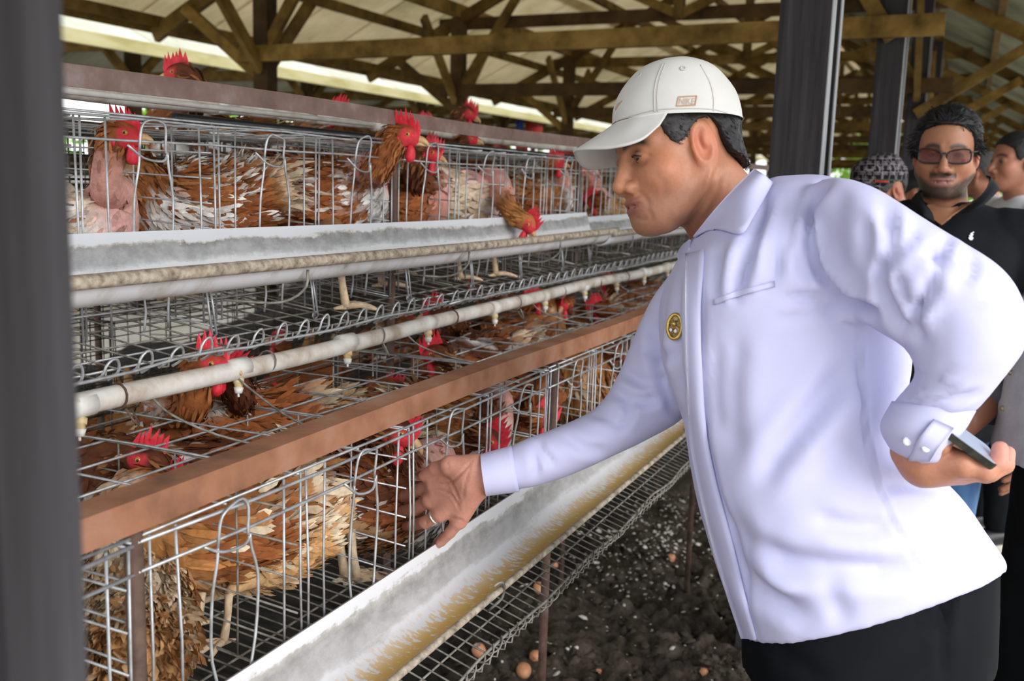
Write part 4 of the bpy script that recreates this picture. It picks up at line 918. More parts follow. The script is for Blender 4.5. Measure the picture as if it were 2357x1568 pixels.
def folds(V, F, strokes, C=None, R=None):
    """cloth folds modelled as grooves (amp<0) and ridges (amp>0) along polylines on the surface that faces the aisle"""
    C = EYE if C is None else C
    N = vnormals(V, F); view = unit_rows(C - V); fac = np.clip((N * view).sum(1) * 3, 0, 1); Q = proj(V); disp = np.zeros(len(V))
    for pts, w, amp in strokes:
        P = catmull(np.array(pts, float), max(6, len(pts) * 4)) if len(pts) > 2 else np.array(pts, float)
        d, t = seg_dist(Q, P); env = np.clip(np.minimum(t, 1 - t) * 5 + .15, 0, 1)
        g_ = np.exp(-(d / w) ** 2) - .35 * np.exp(-((d - 1.9 * w) / (1.0 * w)) ** 2)
        disp += amp * g_ * env
    return V + N * (disp * fac)[:, None]
class Surf:
    def __init__(s, V, F): s.b = BVHTree.FromPolygons(np.asarray(V).tolist(), quads(F))
    def D(s, x, y, default=1.5):
        r = ray(x, y); L = np.linalg.norm(r); h = s.b.ray_cast(Vector(EYE), Vector(r / L))
        return default if h[0] is None else h[3] / L
    def at(s, x, y, off=0.0, default=1.5): return at_D(x, y, s.D(x, y, default) - off)
def resamp(P, n): return catmull(np.asarray(P, float), n) if len(P) > 2 else np.linspace(P[0], P[1], n)
def panel(curves, n, m_, thick=.003, toward=None):
    """thin solid sheet through a list of 3D curves"""
    A = np.stack([resamp(c, n) for c in curves]); G = np.stack([resamp(A[:, j], m_) if len(curves) > 2 else np.linspace(A[0, j], A[1, j], m_) for j in range(n)], 1)
    gu = np.gradient(G, axis=0); gv = np.gradient(G, axis=1); N = np.cross(gu, gv); N /= np.linalg.norm(N, axis=-1, keepdims=True) + 1e-12
    if (N.mean((0, 1)) @ (EYE - G.mean((0, 1)) if toward is None else toward)) < 0: N = -N
    T = G + N * thick / 2; B = G - N * thick / 2; a, b = G.shape[:2]; k = a * b
    V = np.concatenate([T.reshape(-1, 3), B.reshape(-1, 3)]); F = []
    for i in range(a - 1):
        for j in range(b - 1): q = (i * b + j, i * b + j + 1, (i + 1) * b + j + 1, (i + 1) * b + j); F.append(q); F.append(tuple(x + k for x in q[::-1]))
    for i in range(a - 1):
        for j in (0, b - 1): q = (i * b + j, (i + 1) * b + j, (i + 1) * b + j + k, i * b + j + k); F.append(q)
    for j in range(b - 1):
        for i in (0, a - 1): q = (i * b + j, i * b + j + 1, i * b + j + 1 + k, i * b + j + k); F.append(q)
    return V, F
MT['skin'] = vmat('skin', .48, 220, .10, .25, .0012, .4, sss=.10)
MT['lens_white'] = pm('eye_white', [(0, (.13, .10, .09))], 5, .2)
MT['iris'] = pm('dark_iris', [(0, (.015, .008, .005))], 5, .1, 0, .6)
SKIN = np.array([.42, .185, .105])
def head_sdf(p, o):
    y = p.copy(); y[..., 1] = np.abs(y[..., 1]); fat = o.get('fat', 0.)
    d = ell(p, (-.012, 0, .032), (.094, .077, .086))
    d = smin(d, ell(p, (.026, 0, -.030), (.062, .061 + fat * .4, .078)), .03)
    d = smin(d, ell(p, (.046, 0, -.083), (.042, .043 + fat * .5, .034)), .028)
    d = smin(d, cone(y, (.058, .020, -.098), (-.008, .054 + fat * .4, -.056), .019 + fat * .5, .022 + fat * .3), .03)
    d = smin(d, ell(y, (.052, .040, -.034), (.030, .025 + fat, .030)), .022)
    d = smin(d, cone(y, (.079, .010, .019), (.058, .048, .020), .0105, .008), .014)
    d = ssub(d, ell(y, (.092, .033, .000), (.017, .019, .011)), .012)
    d = smin(d, ell(y, (.070, .033, .000), (.0152, .0165, .0135)), .005)
    n1 = cone(p, (.083, 0, .006), (.103, 0, -.032), .0085, .0120); d = smin(d, n1, .012)
    d = smin(d, ell(p, (.105, 0, -.038), (.0130, .0140, .0110)), .006); d = smin(d, ell(y, (.094, .0162, -.0425), (.0130, .0092, .0098)), .005)
    d = ssub(d, ell(y, (.101, .0075, -.0505), (.006, .0042, .005)), .003)
    d = smin(d, ell(p, (.072, 0, -.070), (.022, .031, .026)), .016)
    d = smin(d, ell(p, (.0850, 0, -.0650), (.0160, .0300, .0070)), .004); d = smin(d, ell(p, (.0835, 0, -.0790), (.0155, .0270, .0088)), .006)
    d = ssub(d, cone(y, (.1030, 0, -.0716), (.080, .030, -.0730), .0022, .0022), .003)
    d = smin(d, ell(p, (.076, 0, -.103), (.019, .023, .016)), .018)
    if o.get('slit', .0042): d = ssub(d, ell(y, (.086, .033, -.0015), (.010, .0135, o.get('slit', .0042))), .0015)
    es = o.get('ear', 1.0); es_ = es; es = max(es, .1); ea = ell(y, (-.012, .079, -.010), (.019 * es, .0085, .034 * es)); ea = ssub(ea, ell(y, (-.006, .0880, -.005), (.0122 * es, .0100, .0245 * es)), .003)
    ea = smin(ea, ell(y, (-.013, .082, .000), (.006, .005, .014)), .006)
    if es_ > 0: d = smin(d, ea, .007)
    nk = o.get('neck', ((-.022, 0, -.07), (-.045, 0, -.19))); nr = o.get('nr', .056)
    d = smin(d, cone(p, nk[0], nk[1], nr, nr * 1.08), .03)
    if o.get('neck2'): d = smin(d, cone(p, nk[1], o['neck2'], nr * 1.05, nr * 1.2), .03)
    return d
def head_color(P, o):
    x, y, z = P[:, 0], np.abs(P[:, 1]), P[:, 2]; c = np.repeat([o.get('skin', SKIN)], len(P), 0)
    n = vnoise(P, 45, 3)[:, None]; n2 = vnoise(P, 140, 4)[:, None]; c = c * (1 + .07 * n + .04 * n2)
    ear = (np.clip((y - .072) * 150, 0, 1) * np.clip((.03 - np.abs(z + .01)) * 60 + .4, 0, 1))[:, None]; c = c * (1 - ear) + c * np.array([1.12, .88, .85]) * ear
    ch = np.exp(-((x - .06) ** 2 + (y - .045) ** 2 + (z + .035) ** 2) / .0012)[:, None]; c = c * (1 + ch * np.array([.12, .0, -.02]))
    lp = (np.exp(-(((z + .0655) / .0055) ** 2) - ((y / .028) ** 4)) + np.exp(-(((z + .0785) / .0072) ** 2) - ((y / .025) ** 4))) * (x > .070); lp = np.clip(lp * 1.1, 0, 1)[:, None]
    c = c * (1 - lp) + np.array(o.get('lips', (.30, .105, .085))) * lp
    br = np.exp(-((z - .024 + .006 * np.clip((y - .03) / .02, -1, 1) ** 2) / .0058) ** 2) * np.clip((y - .008) * 140, 0, 1) * np.clip((.055 - y) * 120, 0, 1) * (x > .04); br = np.clip(br * o.get('brow', 1.1), 0, .93)[:, None]
    c = c * (1 - br) + np.array([.012, .009, .008]) * br
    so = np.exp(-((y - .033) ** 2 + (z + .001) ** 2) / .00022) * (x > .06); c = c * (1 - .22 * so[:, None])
    if o.get('beard'):
        b = o['beard']; hz = np.clip((-.046 - z) * 55, 0, 1) * np.clip((z + .150) * 60, 0, 1) * np.clip((x + .012) * 60, 0, 1)
        must = np.exp(-((z + .0560) / .0070) ** 2) * (y < .034) * (x > .07)
        jaw = np.clip((-.074 - z) * 70 + (y - .026) * 35, 0, 1) * np.clip((-.040 - z) * 60, 0, 1) * (x > -.01) * np.clip((z + .132) * 80, 0, 1)
        gt = np.clip(1.5 - np.sqrt(((z + .098) / .022) ** 2 + (y / .030) ** 2), 0, 1) * (x > .06)
        k = np.clip(np.maximum(np.maximum(must * 1.5, jaw * 1.0), gt * 1.3), 0, 1) * (1 - lp[:, 0]); k = np.clip(k * b * (1 + .25 * n2[:, 0]), 0, .92)[:, None]; c = c * (1 - k) + np.array([.022, .016, .014]) * k
    if o.get('stubble'):
        k = (np.clip((-.05 - z) * 40, 0, 1) * np.clip((z + .15) * 50, 0, 1) * np.clip((x - .0) * 40, 0, 1) * o['stubble'] * (1 + .3 * n2[:, 0]))[:, None]; c = c * (1 - k) + np.array([.10, .065, .055]) * k
    return np.clip(c, 0, 1)
def hair_region(P, o):
    """>0 inside the hair: hairline across the forehead, round the ears, down to the nape"""
    x, z = P[..., 0], P[..., 2]; hl = o.get('hairline', .066)
    hx = o.get('hx', [(-.12, -.055), (-.092, -.046), (-.067, -.026), (-.052, -.002), (-.047, .014), (-.033, .034), (-.012, .031), (0, .022), (.012, .013), (.025, .004), (.036, .010), (.043, .027), (.048, .050), (.070, hl - .004), (.12, hl)])
    hx = np.array(hx); return np.clip((z - np.interp(x, hx[:, 0], hx[:, 1])) * o.get('hs', .8), -.1, .02)
def frame(origin, fwd, up):
    f = unit(fwd); u = unit(np.asarray(up) - f * f.dot(up)); l = np.cross(u, f); return np.stack([f, l, u], 1), np.asarray(origin, float)
def c2w(v): return CM @ np.asarray(v, float)
def make_head(parent, M, o3, o, res=.004, hair=True, scale=1.0, eyes=True, strokes=None):
    lo, hi = np.array([-.125, -.10, -.20]), np.array([.13, .10, .13])
    nk = o.get('neck2') or o.get('neck', ((0, 0, 0), (-.045, 0, -.19)))[1]
    lo = np.minimum(lo, np.array(nk) - .075); hi = np.maximum(hi, np.array(nk) + .075)
    V, F = surface(lambda p: head_sdf(p, o), lo, hi, res); W_ = lambda P: (np.asarray(P) * scale) @ M.T + o3
    Vw = W_(V); hcol = head_color(V, o)
    if strokes:
        Vw = folds(Vw, F, strokes); Qs = proj(Vw)
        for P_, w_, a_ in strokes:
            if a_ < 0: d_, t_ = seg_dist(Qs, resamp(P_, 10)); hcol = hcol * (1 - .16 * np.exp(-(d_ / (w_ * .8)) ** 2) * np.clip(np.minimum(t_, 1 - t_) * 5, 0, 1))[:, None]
    global HEADO
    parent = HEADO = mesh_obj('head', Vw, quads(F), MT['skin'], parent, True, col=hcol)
    if eyes:
        for s_ in (1, -1):
            m = MB(); n = 12; c = np.array([.0705, .033 * s_, .000]); r = .0138
            pts = [c + np.array([r * math.cos(a), 0, 0]) for a in (0,)]
            ring = [(c + np.array([-r + .0001, 0, 0]))] 
            path = [c + np.array([r * math.cos(t), 0, 0]) for t in np.linspace(math.pi, 0, 9)]; rr = [max(r * math.sin(t), 1e-4) for t in np.linspace(math.pi, 0, 9)]
            v, f = sweep(path, rr, 14); e_ = mesh_obj('eye', W_(v), f, MT['lens_white'], parent, True)
            gz = np.array(o.get('gaze', (1, 0, -.25))); gz = gz / np.linalg.norm(gz); cc = c + gz * .0115
            v, f = sweep([cc, cc + gz * .0018, cc + gz * .0026], [.0072, .0060, .0012], 14); mesh_obj('iris', W_(v), f, MT['iris'], parent, True)
    return W_
def hair_shell(parent, W_, o, res=.004, thick=.008, col=(.012, .011, .012), grey=0., seed=1, cards=1500, clen=.02, name='hair', lift=.25, flow=None, wmul=1.0, extra=None):
    parent = HEADO
    def fn(p):
        d = head_sdf(p, dict(o, slit=0, ear=0)) ; s_ = d - thick - o.get('backvol', 0.) * np.clip((-p[..., 0] - .03) / .05, 0, 1) * np.clip((p[..., 2] + .085) / .05, 0, 1)
        if extra is not None: s_ = np.minimum(s_, extra(p))
        return np.maximum(s_, -hair_region(p, o) * .9)
    V, F = surface(fn, (-.14, -.115, -.12), (.12, .115, .155), res); rng = np.random.default_rng(seed)
    N = vnormals(V, F); V = V + N * (vnoise(V, 160, seed) * .0012)[:, None]
    def colr(P): 
        k = np.clip(vnoise(P, 260, seed + 2) * .5 + .1 + .9 * np.clip((P[:, 0] + .02) * 18, -.4, 1), 0, 1)[:, None] * grey
        return np.array(col) * (1 - k) + np.array([.20, .19, .19]) * k
    mesh_obj(name, W_(V), quads(F), MT['hair'], parent, True, col=np.clip(colr(V) * (1 + .3 * rng.normal(size=(len(V), 1)) * .4), 0, 1))
    if cards:
        ok = np.where((hair_region(V, o) > -.004) & ((V[:, 2] > -.12)))[0]; i = rng.choice(ok, cards)
        fl = flow(V[i]) if flow is not None else np.array([-.6, 0, -.75]) + rng.normal(size=(cards, 3)) * .25
        D = unit_rows(fl - N[i] * (fl * N[i]).sum(1, keepdims=True)); L = clen * rng.uniform(.5, 1.3, cards); Wd = .0022 * wmul * rng.uniform(.6, 1.3, cards)
        PV, PF, PC = feather_mesh(V[i] - N[i] * .001, N[i], D, L, Wd, np.abs(rng.normal(size=cards)) * lift + .05, rng, colr(V[i]) * (1 + .35 * rng.normal(size=(cards, 1))), .3)
        h = mesh_obj('hair_strands', W_(PV), PF, MT['hair'], parent, True, col=np.clip(PC, 0, 1)); h['kind'] = 'stuff'
MT['hair'] = vmat('hair', .5, 300, .3, 0, .002, .25)
def hand_mesh(segs, palm, res, lo, hi, kp=.012, kf=.005):
    def fn(p):
        d = None
        for a, b, ra, rb in palm:
            e = cone(p, a, b, ra, rb); d = e if d is None else smin(d, e, kp)
        for pts, rs in segs: d = smin(d, chain(p, pts, rs, .003), kf)
        return d
    return surface(fn, lo, hi, res)
# ================================================================ THE BENDING MAN
MT['shirt'] = pm('white_lavender_cotton', [(.35, (.50, .50, .73)), (.65, (.525, .525, .745))], 3, .8, 0, .15, bump=.08, bscale=260, bdist=.001)
MT['shirt_edge'] = pm('shirt_white_edge', [(0, (.78, .79, .86))], 4, .8)
MT['trouser'] = pm('black_trousers', [(.3, (.003, .0035, .0045)), (.6, (.006, .0075, .0095)), (.75, (.009, .011, .014))], 4, .8, 0, .1)
MT['cap'] = pm('pale_beige_cap_cloth', [(.35, (.535, .527, .51)), (.65, (.585, .578, .565))], 12, .85, 0, .1, bump=.12, bscale=300, bdist=.001)
MT['capstitch'] = pm('cap_stitching', [(0, (.50, .48, .45))], 5, .8)
MT['caplogo'] = pm('brown_cap_print', [(0, (.46, .31, .22))], 5, .7)
MT['gold'] = pm('gold_badge', [(.35, (.42, .26, .06)), (.65, (.62, .44, .14))], 300, .35, .8, .5)
MT['phone_glass'] = pm('phone_screen', [(0, (.36, .40, .50))], 3, .15, 0, .6)
MT['phone_edge'] = pm('black_phone_frame', [(.4, (.006, .006, .007)), (.7, (.03, .032, .02))], 60, .25, .3, .5)
man = empty('person', at_D(1900, 1450, 1.5) * (1, 1, 0), 'man bending forward in white shirt and pale cap, one hand reaching into the lower cage', 'person')
# ---- shirt: torso and both sleeves grown into one surface
T = [cam_ring((1668, 480), (1775, 408), 1.48, .06), cam_ring((1600, 548), (1895, 414), 1.49, .15, near=.13, p=.9), cam_ring((1545, 640), (1985, 470), 1.5, .195, near=.20, p=.85), cam_ring((1524, 720), (2040, 580), 1.5, .20, near=.20, p=.85),
     cam_ring((1530, 830), (2062, 720), 1.5, .19, near=.18, p=.85), cam_ring((1560, 910), (2070, 820), 1.5, .185, near=.17, p=.85), cam_ring((1584, 985), (2052, 905), 1.5, .18, near=.175, p=.85), cam_ring((1597, 1075), (2030, 985), 1.5, .18, near=.18, p=.85),
     cam_ring((1612, 1160), (2085, 1040), 1.5, .185, near=.185, p=.85), cam_ring((1640, 1262), (2180, 1130), 1.5, .19, near=.185, p=.85, sag=-.004), cam_ring((1675, 1375), (2238, 1215), 1.5, .19, near=.18, p=.85, sag=-.012), cam_ring((1709, 1474), (2286, 1288), 1.5, .19, near=.17, p=.85, sag=-.022)]
# near sleeve (upper arm back and up to the elbow, forearm down to the hip)
SL = [cam_ring((1858, 425), (1868, 640), 1.36, .10), cam_ring((1915, 409), (1925, 690), 1.315, .105), cam_ring((2010, 436), (1985, 735), 1.285, .098), cam_ring((2110, 500), (2045, 775), 1.26, .088), cam_ring((2205, 556), (2090, 800), 1.24, .078),
      cam_ring((2300, 622), (2112, 840), 1.225, .070), cam_ring((2352, 715), (2118, 868), 1.22, .064), cam_ring((2350, 785), (2112, 880), 1.225, .062), cam_ring((2310, 850), (2098, 895), 1.235, .060), cam_ring((2268, 905), (2076, 918), 1.245, .058), cam_ring((2228, 950), (2056, 944), 1.26, .054)]
# far sleeve reaching to the cage
SR = [cam_ring((1600, 560), (1700, 840), 1.60, .10), cam_ring((1512, 672), (1625, 925), 1.64, .085), cam_ring((1462, 770), (1590, 950), 1.66, .072), cam_ring((1425, 858), (1540, 985), 1.665, .064), cam_ring((1375, 938), (1445, 1032), 1.66, .058), cam_ring((1290, 982), (1340, 1083), 1.655, .052),
      cam_ring((1215, 1008), (1240, 1118), 1.65, .046), cam_ring((1165, 1030), (1180, 1130), 1.648, .041)]
sv_, sf_ = remesh([loft(T, 5), loft(SL, 5), loft(SR, 5)], .0075, 5, .5)
ST = [  # (points, width px, amplitude m)
 ([(1625, 590), (1617, 700), (1618, 850), (1627, 980), (1648, 1110), (1692, 1280), (1742, 1470)], 7, -.004),
 ([(1775, 440), (1745, 520), (1715, 600), (1690, 680)], 16, -.009), ([(1812, 445), (1790, 520), (1762, 610)], 14, -.008), ([(1845, 440), (1820, 520), (1790, 600), (1770, 660)], 15, -.009), ([(1730, 560), (1705, 640), (1690, 690)], 15, -.006), ([(1660, 560), (1650, 640), (1645, 690)], 14, -.006),
 ([(1905, 425), (1872, 480), (1862, 550), (1888, 620), (1945, 690), (2010, 730)], 13, -.013), ([(1925, 425), (1898, 490), (1890, 550), (1915, 620), (1965, 680)], 16, .006), ([(1830, 520), (1840, 590), (1880, 660)], 16, -.006),
 ([(1800, 690), (1880, 685), (1960, 702), (2030, 720)], 13, -.009), ([(1900, 720), (1960, 700), (2020, 712)], 12, -.006), ([(1790, 740), (1880, 715), (1950, 712)], 14, -.004),
 ([(2035, 470), (2050, 540), (2035, 600), (2005, 640)], 17, -.010), ([(1990, 500), (1995, 570), (1985, 630)], 18, -.006), ([(2110, 520), (2080, 570), (2040, 610)], 14, -.006), ([(2020, 600), (2035, 670), (2075, 740), (2110, 770)], 14, -.011), ([(2060, 620), (2085, 690), (2112, 735)], 12, -.008), ([(2150, 560), (2160, 600), (2130, 690), (2105, 720)], 14, -.009),
 ([(2180, 540), (2172, 575), (2120, 590)], 12, -.007), ([(2225, 585), (2240, 620), (2215, 650)], 12, -.006), ([(2122, 670), (2112, 720), (2118, 760), (2135, 790)], 12, -.010), ([(2145, 700), (2125, 745), (2130, 790)], 10, .005), ([(2128, 715), (2230, 700), (2330, 672)], 10, -.003), ([(2140, 610), (2165, 640), (2190, 670)], 14, .005),
 ([(2080, 868), (2130, 895), (2200, 890)], 9, -.007), ([(2068, 892), (2120, 925), (2200, 918), (2250, 900)], 9, -.008), ([(2062, 918), (2120, 948), (2180, 940)], 8, -.006), ([(2090, 850), (2140, 870), (2190, 850)], 10, -.005),
 ([(1972, 735), (1975, 860), (1990, 990), (2020, 1120), (2062, 1210), (2100, 1280), (2135, 1345)], 5, -.0035), ([(1982, 735), (1986, 860), (2000, 990), (2030, 1120), (2072, 1210), (2110, 1275)], 6, .0025),
 ([(1950, 830), (1890, 920), (1810, 1020), (1740, 1120)], 26, -.010), ([(1990, 900), (1900, 1000), (1830, 1080)], 30, .006), ([(1700, 760), (1680, 900), (1690, 1050)], 26, -.006), ([(1650, 780), (1640, 900), (1650, 1000)], 18, -.006),
 ([(1870, 1192), (1960, 1212), (2060, 1215)], 22, -.007), ([(1660, 1180), (1740, 1270), (1860, 1300), (2000, 1312), (2110, 1305)], 26, -.011), ([(1650, 1230), (1700, 1310), (1780, 1380), (1860, 1410)], 24, -.010), ([(1720, 1240), (1780, 1330), (1840, 1370)], 22, .005), ([(1900, 1330), (1930, 1400), (1945, 1440)], 24, -.004),
 ([(2030, 1120), (2100, 1112), (2170, 1120)], 14, -.006), ([(2060, 1080), (2120, 1108), (2200, 1112)], 16, .004),
 ([(1545, 620), (1530, 700), (1520, 790), (1530, 880)], 12, -.006), ([(1562, 620), (1556, 720), (1560, 830), (1575, 930)], 11, -.007), ([(1500, 720), (1512, 830), (1545, 930), (1580, 960)], 12, -.010),
 ([(1432, 850), (1480, 880), (1540, 875)], 12, -.007), ([(1410, 900), (1470, 925), (1530, 905)], 11, -.008), ([(1430, 930), (1450, 945), (1432, 985)], 9, -.008), ([(1360, 950), (1400, 960), (1440, 990)], 12, -.005), ([(1238, 1015), (1252, 1045), (1275, 1070)], 9, -.007), ([(1225, 1030), (1235, 1070), (1230, 1100)], 9, -.006), ([(1300, 1000), (1340, 1030), (1400, 1040)], 12, -.005), ([(1480, 800), (1520, 820), (1560, 810)], 12, -.006),
 ([(1640, 692), (1700, 672), (1782, 648)], 4, -.003), ([(1641, 699), (1700, 679), (1782, 655)], 4, .0025),
]
sv_ = folds(sv_, sf_, [(p_, w_, a_ * 1.3) for p_, w_, a_ in ST])
sv_ = sv_ + vnormals(sv_, sf_) * (vnoise(sv_, 9, 21) * .0022 + vnoise(sv_, 22, 22) * .0008)[:, None]
sv_ = smooth(sv_, sf_, 1, .4)
mesh_obj('shirt', sv_, quads(sf_), MT['shirt'], man, True)
SU = Surf(sv_, sf_)
def on_shirt(P, off): return [SU.at(x, y, off) for x, y in P]
# placket, pocket edge, side panels
v, f = panel([on_shirt(resamp([(1580, 585), (1578, 700), (1581, 850), (1587, 980), (1601, 1080), (1642, 1262), (1708, 1470)], 26), .004), on_shirt(resamp([(1600, 580), (1597, 700), (1600, 850), (1607, 980), (1622, 1085), (1666, 1265), (1725, 1470)], 26), .006), on_shirt(resamp([(1621, 575), (1613, 700), (1616, 850), (1625, 980), (1645, 1095), (1690, 1268), (1741, 1472)], 26), .004)], 40, 5, .004)
mesh_obj('placket', v, f, MT['shirt'], man, True)
m = MB(); m.tube([p_ for p_ in on_shirt(resamp([(1581, 590), (1579, 700), (1583, 850), (1589, 980), (1603, 1080), (1644, 1262), (1709, 1470)], 60), .006)], .0016, 5); m.build('placket_stitching', MT['shirt_edge'], man, True)
v, f = panel([on_shirt(resamp([(1642, 690), (1700, 670), (1783, 647)], 12), .0025), on_shirt(resamp([(1643, 702), (1700, 682), (1784, 660)], 12), .0025)], 14, 3, .003); mesh_obj('pocket_edge', v, f, MT['shirt'], man, True)
# collar
ck = lambda P, D: [at_D(x, y, d_) for (x, y), d_ in zip(P, D)]
v, f = panel([ck([(1597, 546), (1640, 492), (1690, 437), (1738, 390)], (1.475, 1.43, 1.415, 1.43)), ck([(1606, 540), (1662, 500), (1714, 448), (1756, 402)], (1.455, 1.40, 1.375, 1.39)), [SU.at(1627, 526, .010), SU.at(1660, 529, .012), SU.at(1708, 536, .012), SU.at(1742, 486, .014), SU.at(1777, 421, .010)]], 26, 12, .004)
mesh_obj('collar', v, f, MT['shirt'], man, True)
v, f = panel([ck([(1590, 552), (1572, 566), (1560, 585)], (1.49, 1.53, 1.57)), ck([(1588, 575), (1578, 600), (1572, 636)], (1.46, 1.49, 1.52))], 10, 5, .004); mesh_obj('collar_far_leaf', v, f, MT['shirt'], man, True)
# cuffs
CL = [cam_ring((2060, 925), (2236, 944), 1.255, .054), cam_ring((2032, 982), (2212, 985), 1.255, .054), cam_ring((2052, 1030), (2178, 1018), 1.262, .052), cam_ring((2080, 1061), (2150, 1050), 1.27, .046)]
v, f = loft(CL, 5); mesh_obj('cuff', v, f, MT['shirt'], man, True); SC = Surf(v, [q if len(q) == 4 else q + (q[-1],) for q in f])
CR = [cam_ring((1178, 1026), (1196, 1132), 1.648, .042), cam_ring((1140, 1036), (1156, 1137), 1.645, .043), cam_ring((1106, 1046), (1120, 1142), 1.645, .042)]
v, f = loft(CR, 4); f = [q for q in f if not (len(q) == 3 and q[1] == len(v) - 1)]; v, f = np.asarray(v), f; mesh_obj('cuff', v, f, MT['shirt'], man, True)
for (x, y) in ((2088, 1016), (2131, 1031)):
    c = SC.at(x, y, .001, 1.21); m = MB(); m.tube([c + CAMF * .002, c - CAMF * .0015, c - CAMF * .0025], [.0055, .0055, .003], 12); m.build('button', MT['shirt_edge'], man, True)
v, f = panel([[SC.at(x, y, .004, 1.21) for x, y in [(2142, 1062), (2160, 1028), (2195, 985)]], [SC.at(x, y, .006, 1.21) for x, y in [(2090, 1060), (2115, 1010), (2150, 965)]]], 10, 6, .003)
mesh_obj('cuff_flap', v, f, MT['shirt'], man, True)
# gold badge
c = SU.at(1553, 752, .006); nb_ = unit(EYE - c + CAMR * -.35 * 1.4)
s1 = unit(np.cross(nb_, (0, 0, 1))); u1 = np.cross(s1, nb_)
m = MB()
ring_ = [c + s1 * .0105 * math.cos(a) + u1 * .0175 * math.sin(a) for a in np.linspace(0, 2 * math.pi, 29)[:-1]]
m.tube(ring_, .0028, 6, closed=True); bdg = m.build('badge', MT['gold'], man, True)
m = MB(); n = 24
v = [c + nb_ * .003] + [c + s1 * .0095 * math.cos(a) + u1 * .016 * math.sin(a) for a in np.arange(n) * 2 * math.pi / n]
m.add(v, [(0, 1 + i, 1 + (i + 1) % n) for i in range(n)]); m.build('badge_face', pm('badge_enamel', [(.4, (.05, .035, .02)), (.6, (.40, .26, .07))], 220, .4, .4), bdg)
for dx, dz, r in ((0, .004, .0045), (-.003, -.006, .003), (.004, -.005, .0026)):
    q = c + s1 * dx + u1 * dz + nb_ * .004; m = MB(); m.tube([q - u1 * r, q, q + u1 * r], [.001, r, .001], 8); m.build('badge_relief', MT['gold'] if dz > 0 else MT['shirt_edge'], bdg, True)
# ---- trousers, legs, shoes
hipc = at_D(1985, 1470, 1.5); rt = np.array([CAMR[0], CAMR[1], 0]); rt /= np.linalg.norm(rt); fw = np.array([CAMF[0], CAMF[1], 0]); fw /= np.linalg.norm(fw)
PT = [cam_ring((1740, 1370), (2270, 1262), 1.5, .16, p=.85), cam_ring((1718, 1460), (2266, 1360), 1.5, .165, p=.85), cam_ring((1716, 1568), (2262, 1520), 1.5, .165, p=.85)]
kn = [hipc - rt * .02 + np.array([0, 0, -.20])]
parts = [loft(PT, 4)]; feet_ = []
for sd, D_ in ((-1, -.085), (1, .085)):
    top = hipc + fw * D_ + np.array([0, 0, -.14]); z = lambda k: np.array([top[0], top[1], k]) 
    pts = [top, z(.52) + rt * .0 - fw * 0, z(.30) + rt * .02, z(.07) + rt * .05]; parts.append(sweep(catmull(pts, 10), np.interp(np.linspace(0, 3, 10), range(4), [.125, .095, .08, .075]), 18)); feet_.append(pts[-1])
pv, pf = remesh(parts, .012, 4)
pv = folds(pv, pf, [([(2095, 1395), (2105, 1425), (2130, 1445), (2170, 1452)], 6, -.004), ([(2188, 1345), (2176, 1400), (2165, 1450)], 10, -.010), ([(2180, 1330), (2172, 1430), (2170, 1560)], 12, -.006), ([(1780, 1490), (1840, 1530), (1900, 1568)], 22, -.006), ([(1730, 1500), (1760, 1568)], 14, -.005)])
mesh_obj('trousers', pv, quads(pf), MT['trouser'], man, True)
for c in feet_:
    m = MB(); m.tube(catmull([c + rt * .06 + (0, 0, -.035), c + (0, 0, -.03), c - rt * .09 + (0, 0, -.04), c - rt * .18 + (0, 0, -.05), c - rt * .215 + (0, 0, -.055)], 12), np.interp(np.linspace(0, 4, 12), range(5), [.02, .042, .042, .034, .012]), 12)
    o = m.build('shoe', MT['black'], man, True)
# ---- head
HO = dict(fat=.009, ear=1.2, stubble=.30, brow=1.15, gaze=(.75, .25, -.6), slit=.0016, lips=(.31, .095, .08), backvol=.013, neck=((-.044, 0, -.07), (-.086, -.005, -.155)), neck2=(-.130, -.005, -.25), nr=.064, hairline=.075)
HM = CM @ np.array([[-0.91531369, 0.31367312, -0.25260645], [0.26044826, -0.01739708, -0.96533105], [-0.30719302, -0.94937164, -0.06577183]])
H0 = at_D(1547.5, 347.4, 1.52)
FS = [([(1452, 432), (1474, 444), (1490, 462), (1497, 480)], 6, -.0010), ([(1448, 350), (1466, 347), (1486, 352), (1500, 360)], 4, -.0014), ([(1452, 374), (1470, 379), (1490, 374)], 5, -.0009), ([(1500, 385), (1530, 420), (1535, 460)], 12, -.0008), ([(1545, 528), (1590, 500), (1612, 450), (1616, 405)], 14, -.0025),
      ([(1648, 392), (1632, 440), (1600, 495), (1572, 530)], 6, -.0026), ([(1668, 400), (1650, 455), (1620, 510)], 6, -.0022), ([(1640, 380), (1625, 430), (1612, 470)], 5, .0015), ([(1462, 500), (1480, 505), (1494, 500)], 5, -.0009), ([(1488, 478), (1500, 492), (1502, 510)], 5, -.0006), ([(1425, 358), (1445, 352), (1460, 345)], 5, .0012)]
Wh = make_head(man, HM, H0, HO, .0028, scale=.945, strokes=FS)
m = MB()
m.tube([p_ + (0, 0, .0) for p_ in [Wh([(.0815, .020, .0015)])[0], Wh([(.0865, .028, .0035)])[0], Wh([(.0862, .036, .0030)])[0], Wh([(.0800, .0465, -.001)])[0]]], [.0006, .0013, .0013, .0006], 5); m.build('eyelashes', MT['black'], HEADO, True)
hair_shell(man, Wh, HO, .0032, .0045, (.016, .015, .017), .14, 3, 5200, .010, lift=.18)
hl_ = lambda P: ((np.asarray(P, float) - H0) @ HM) / .945
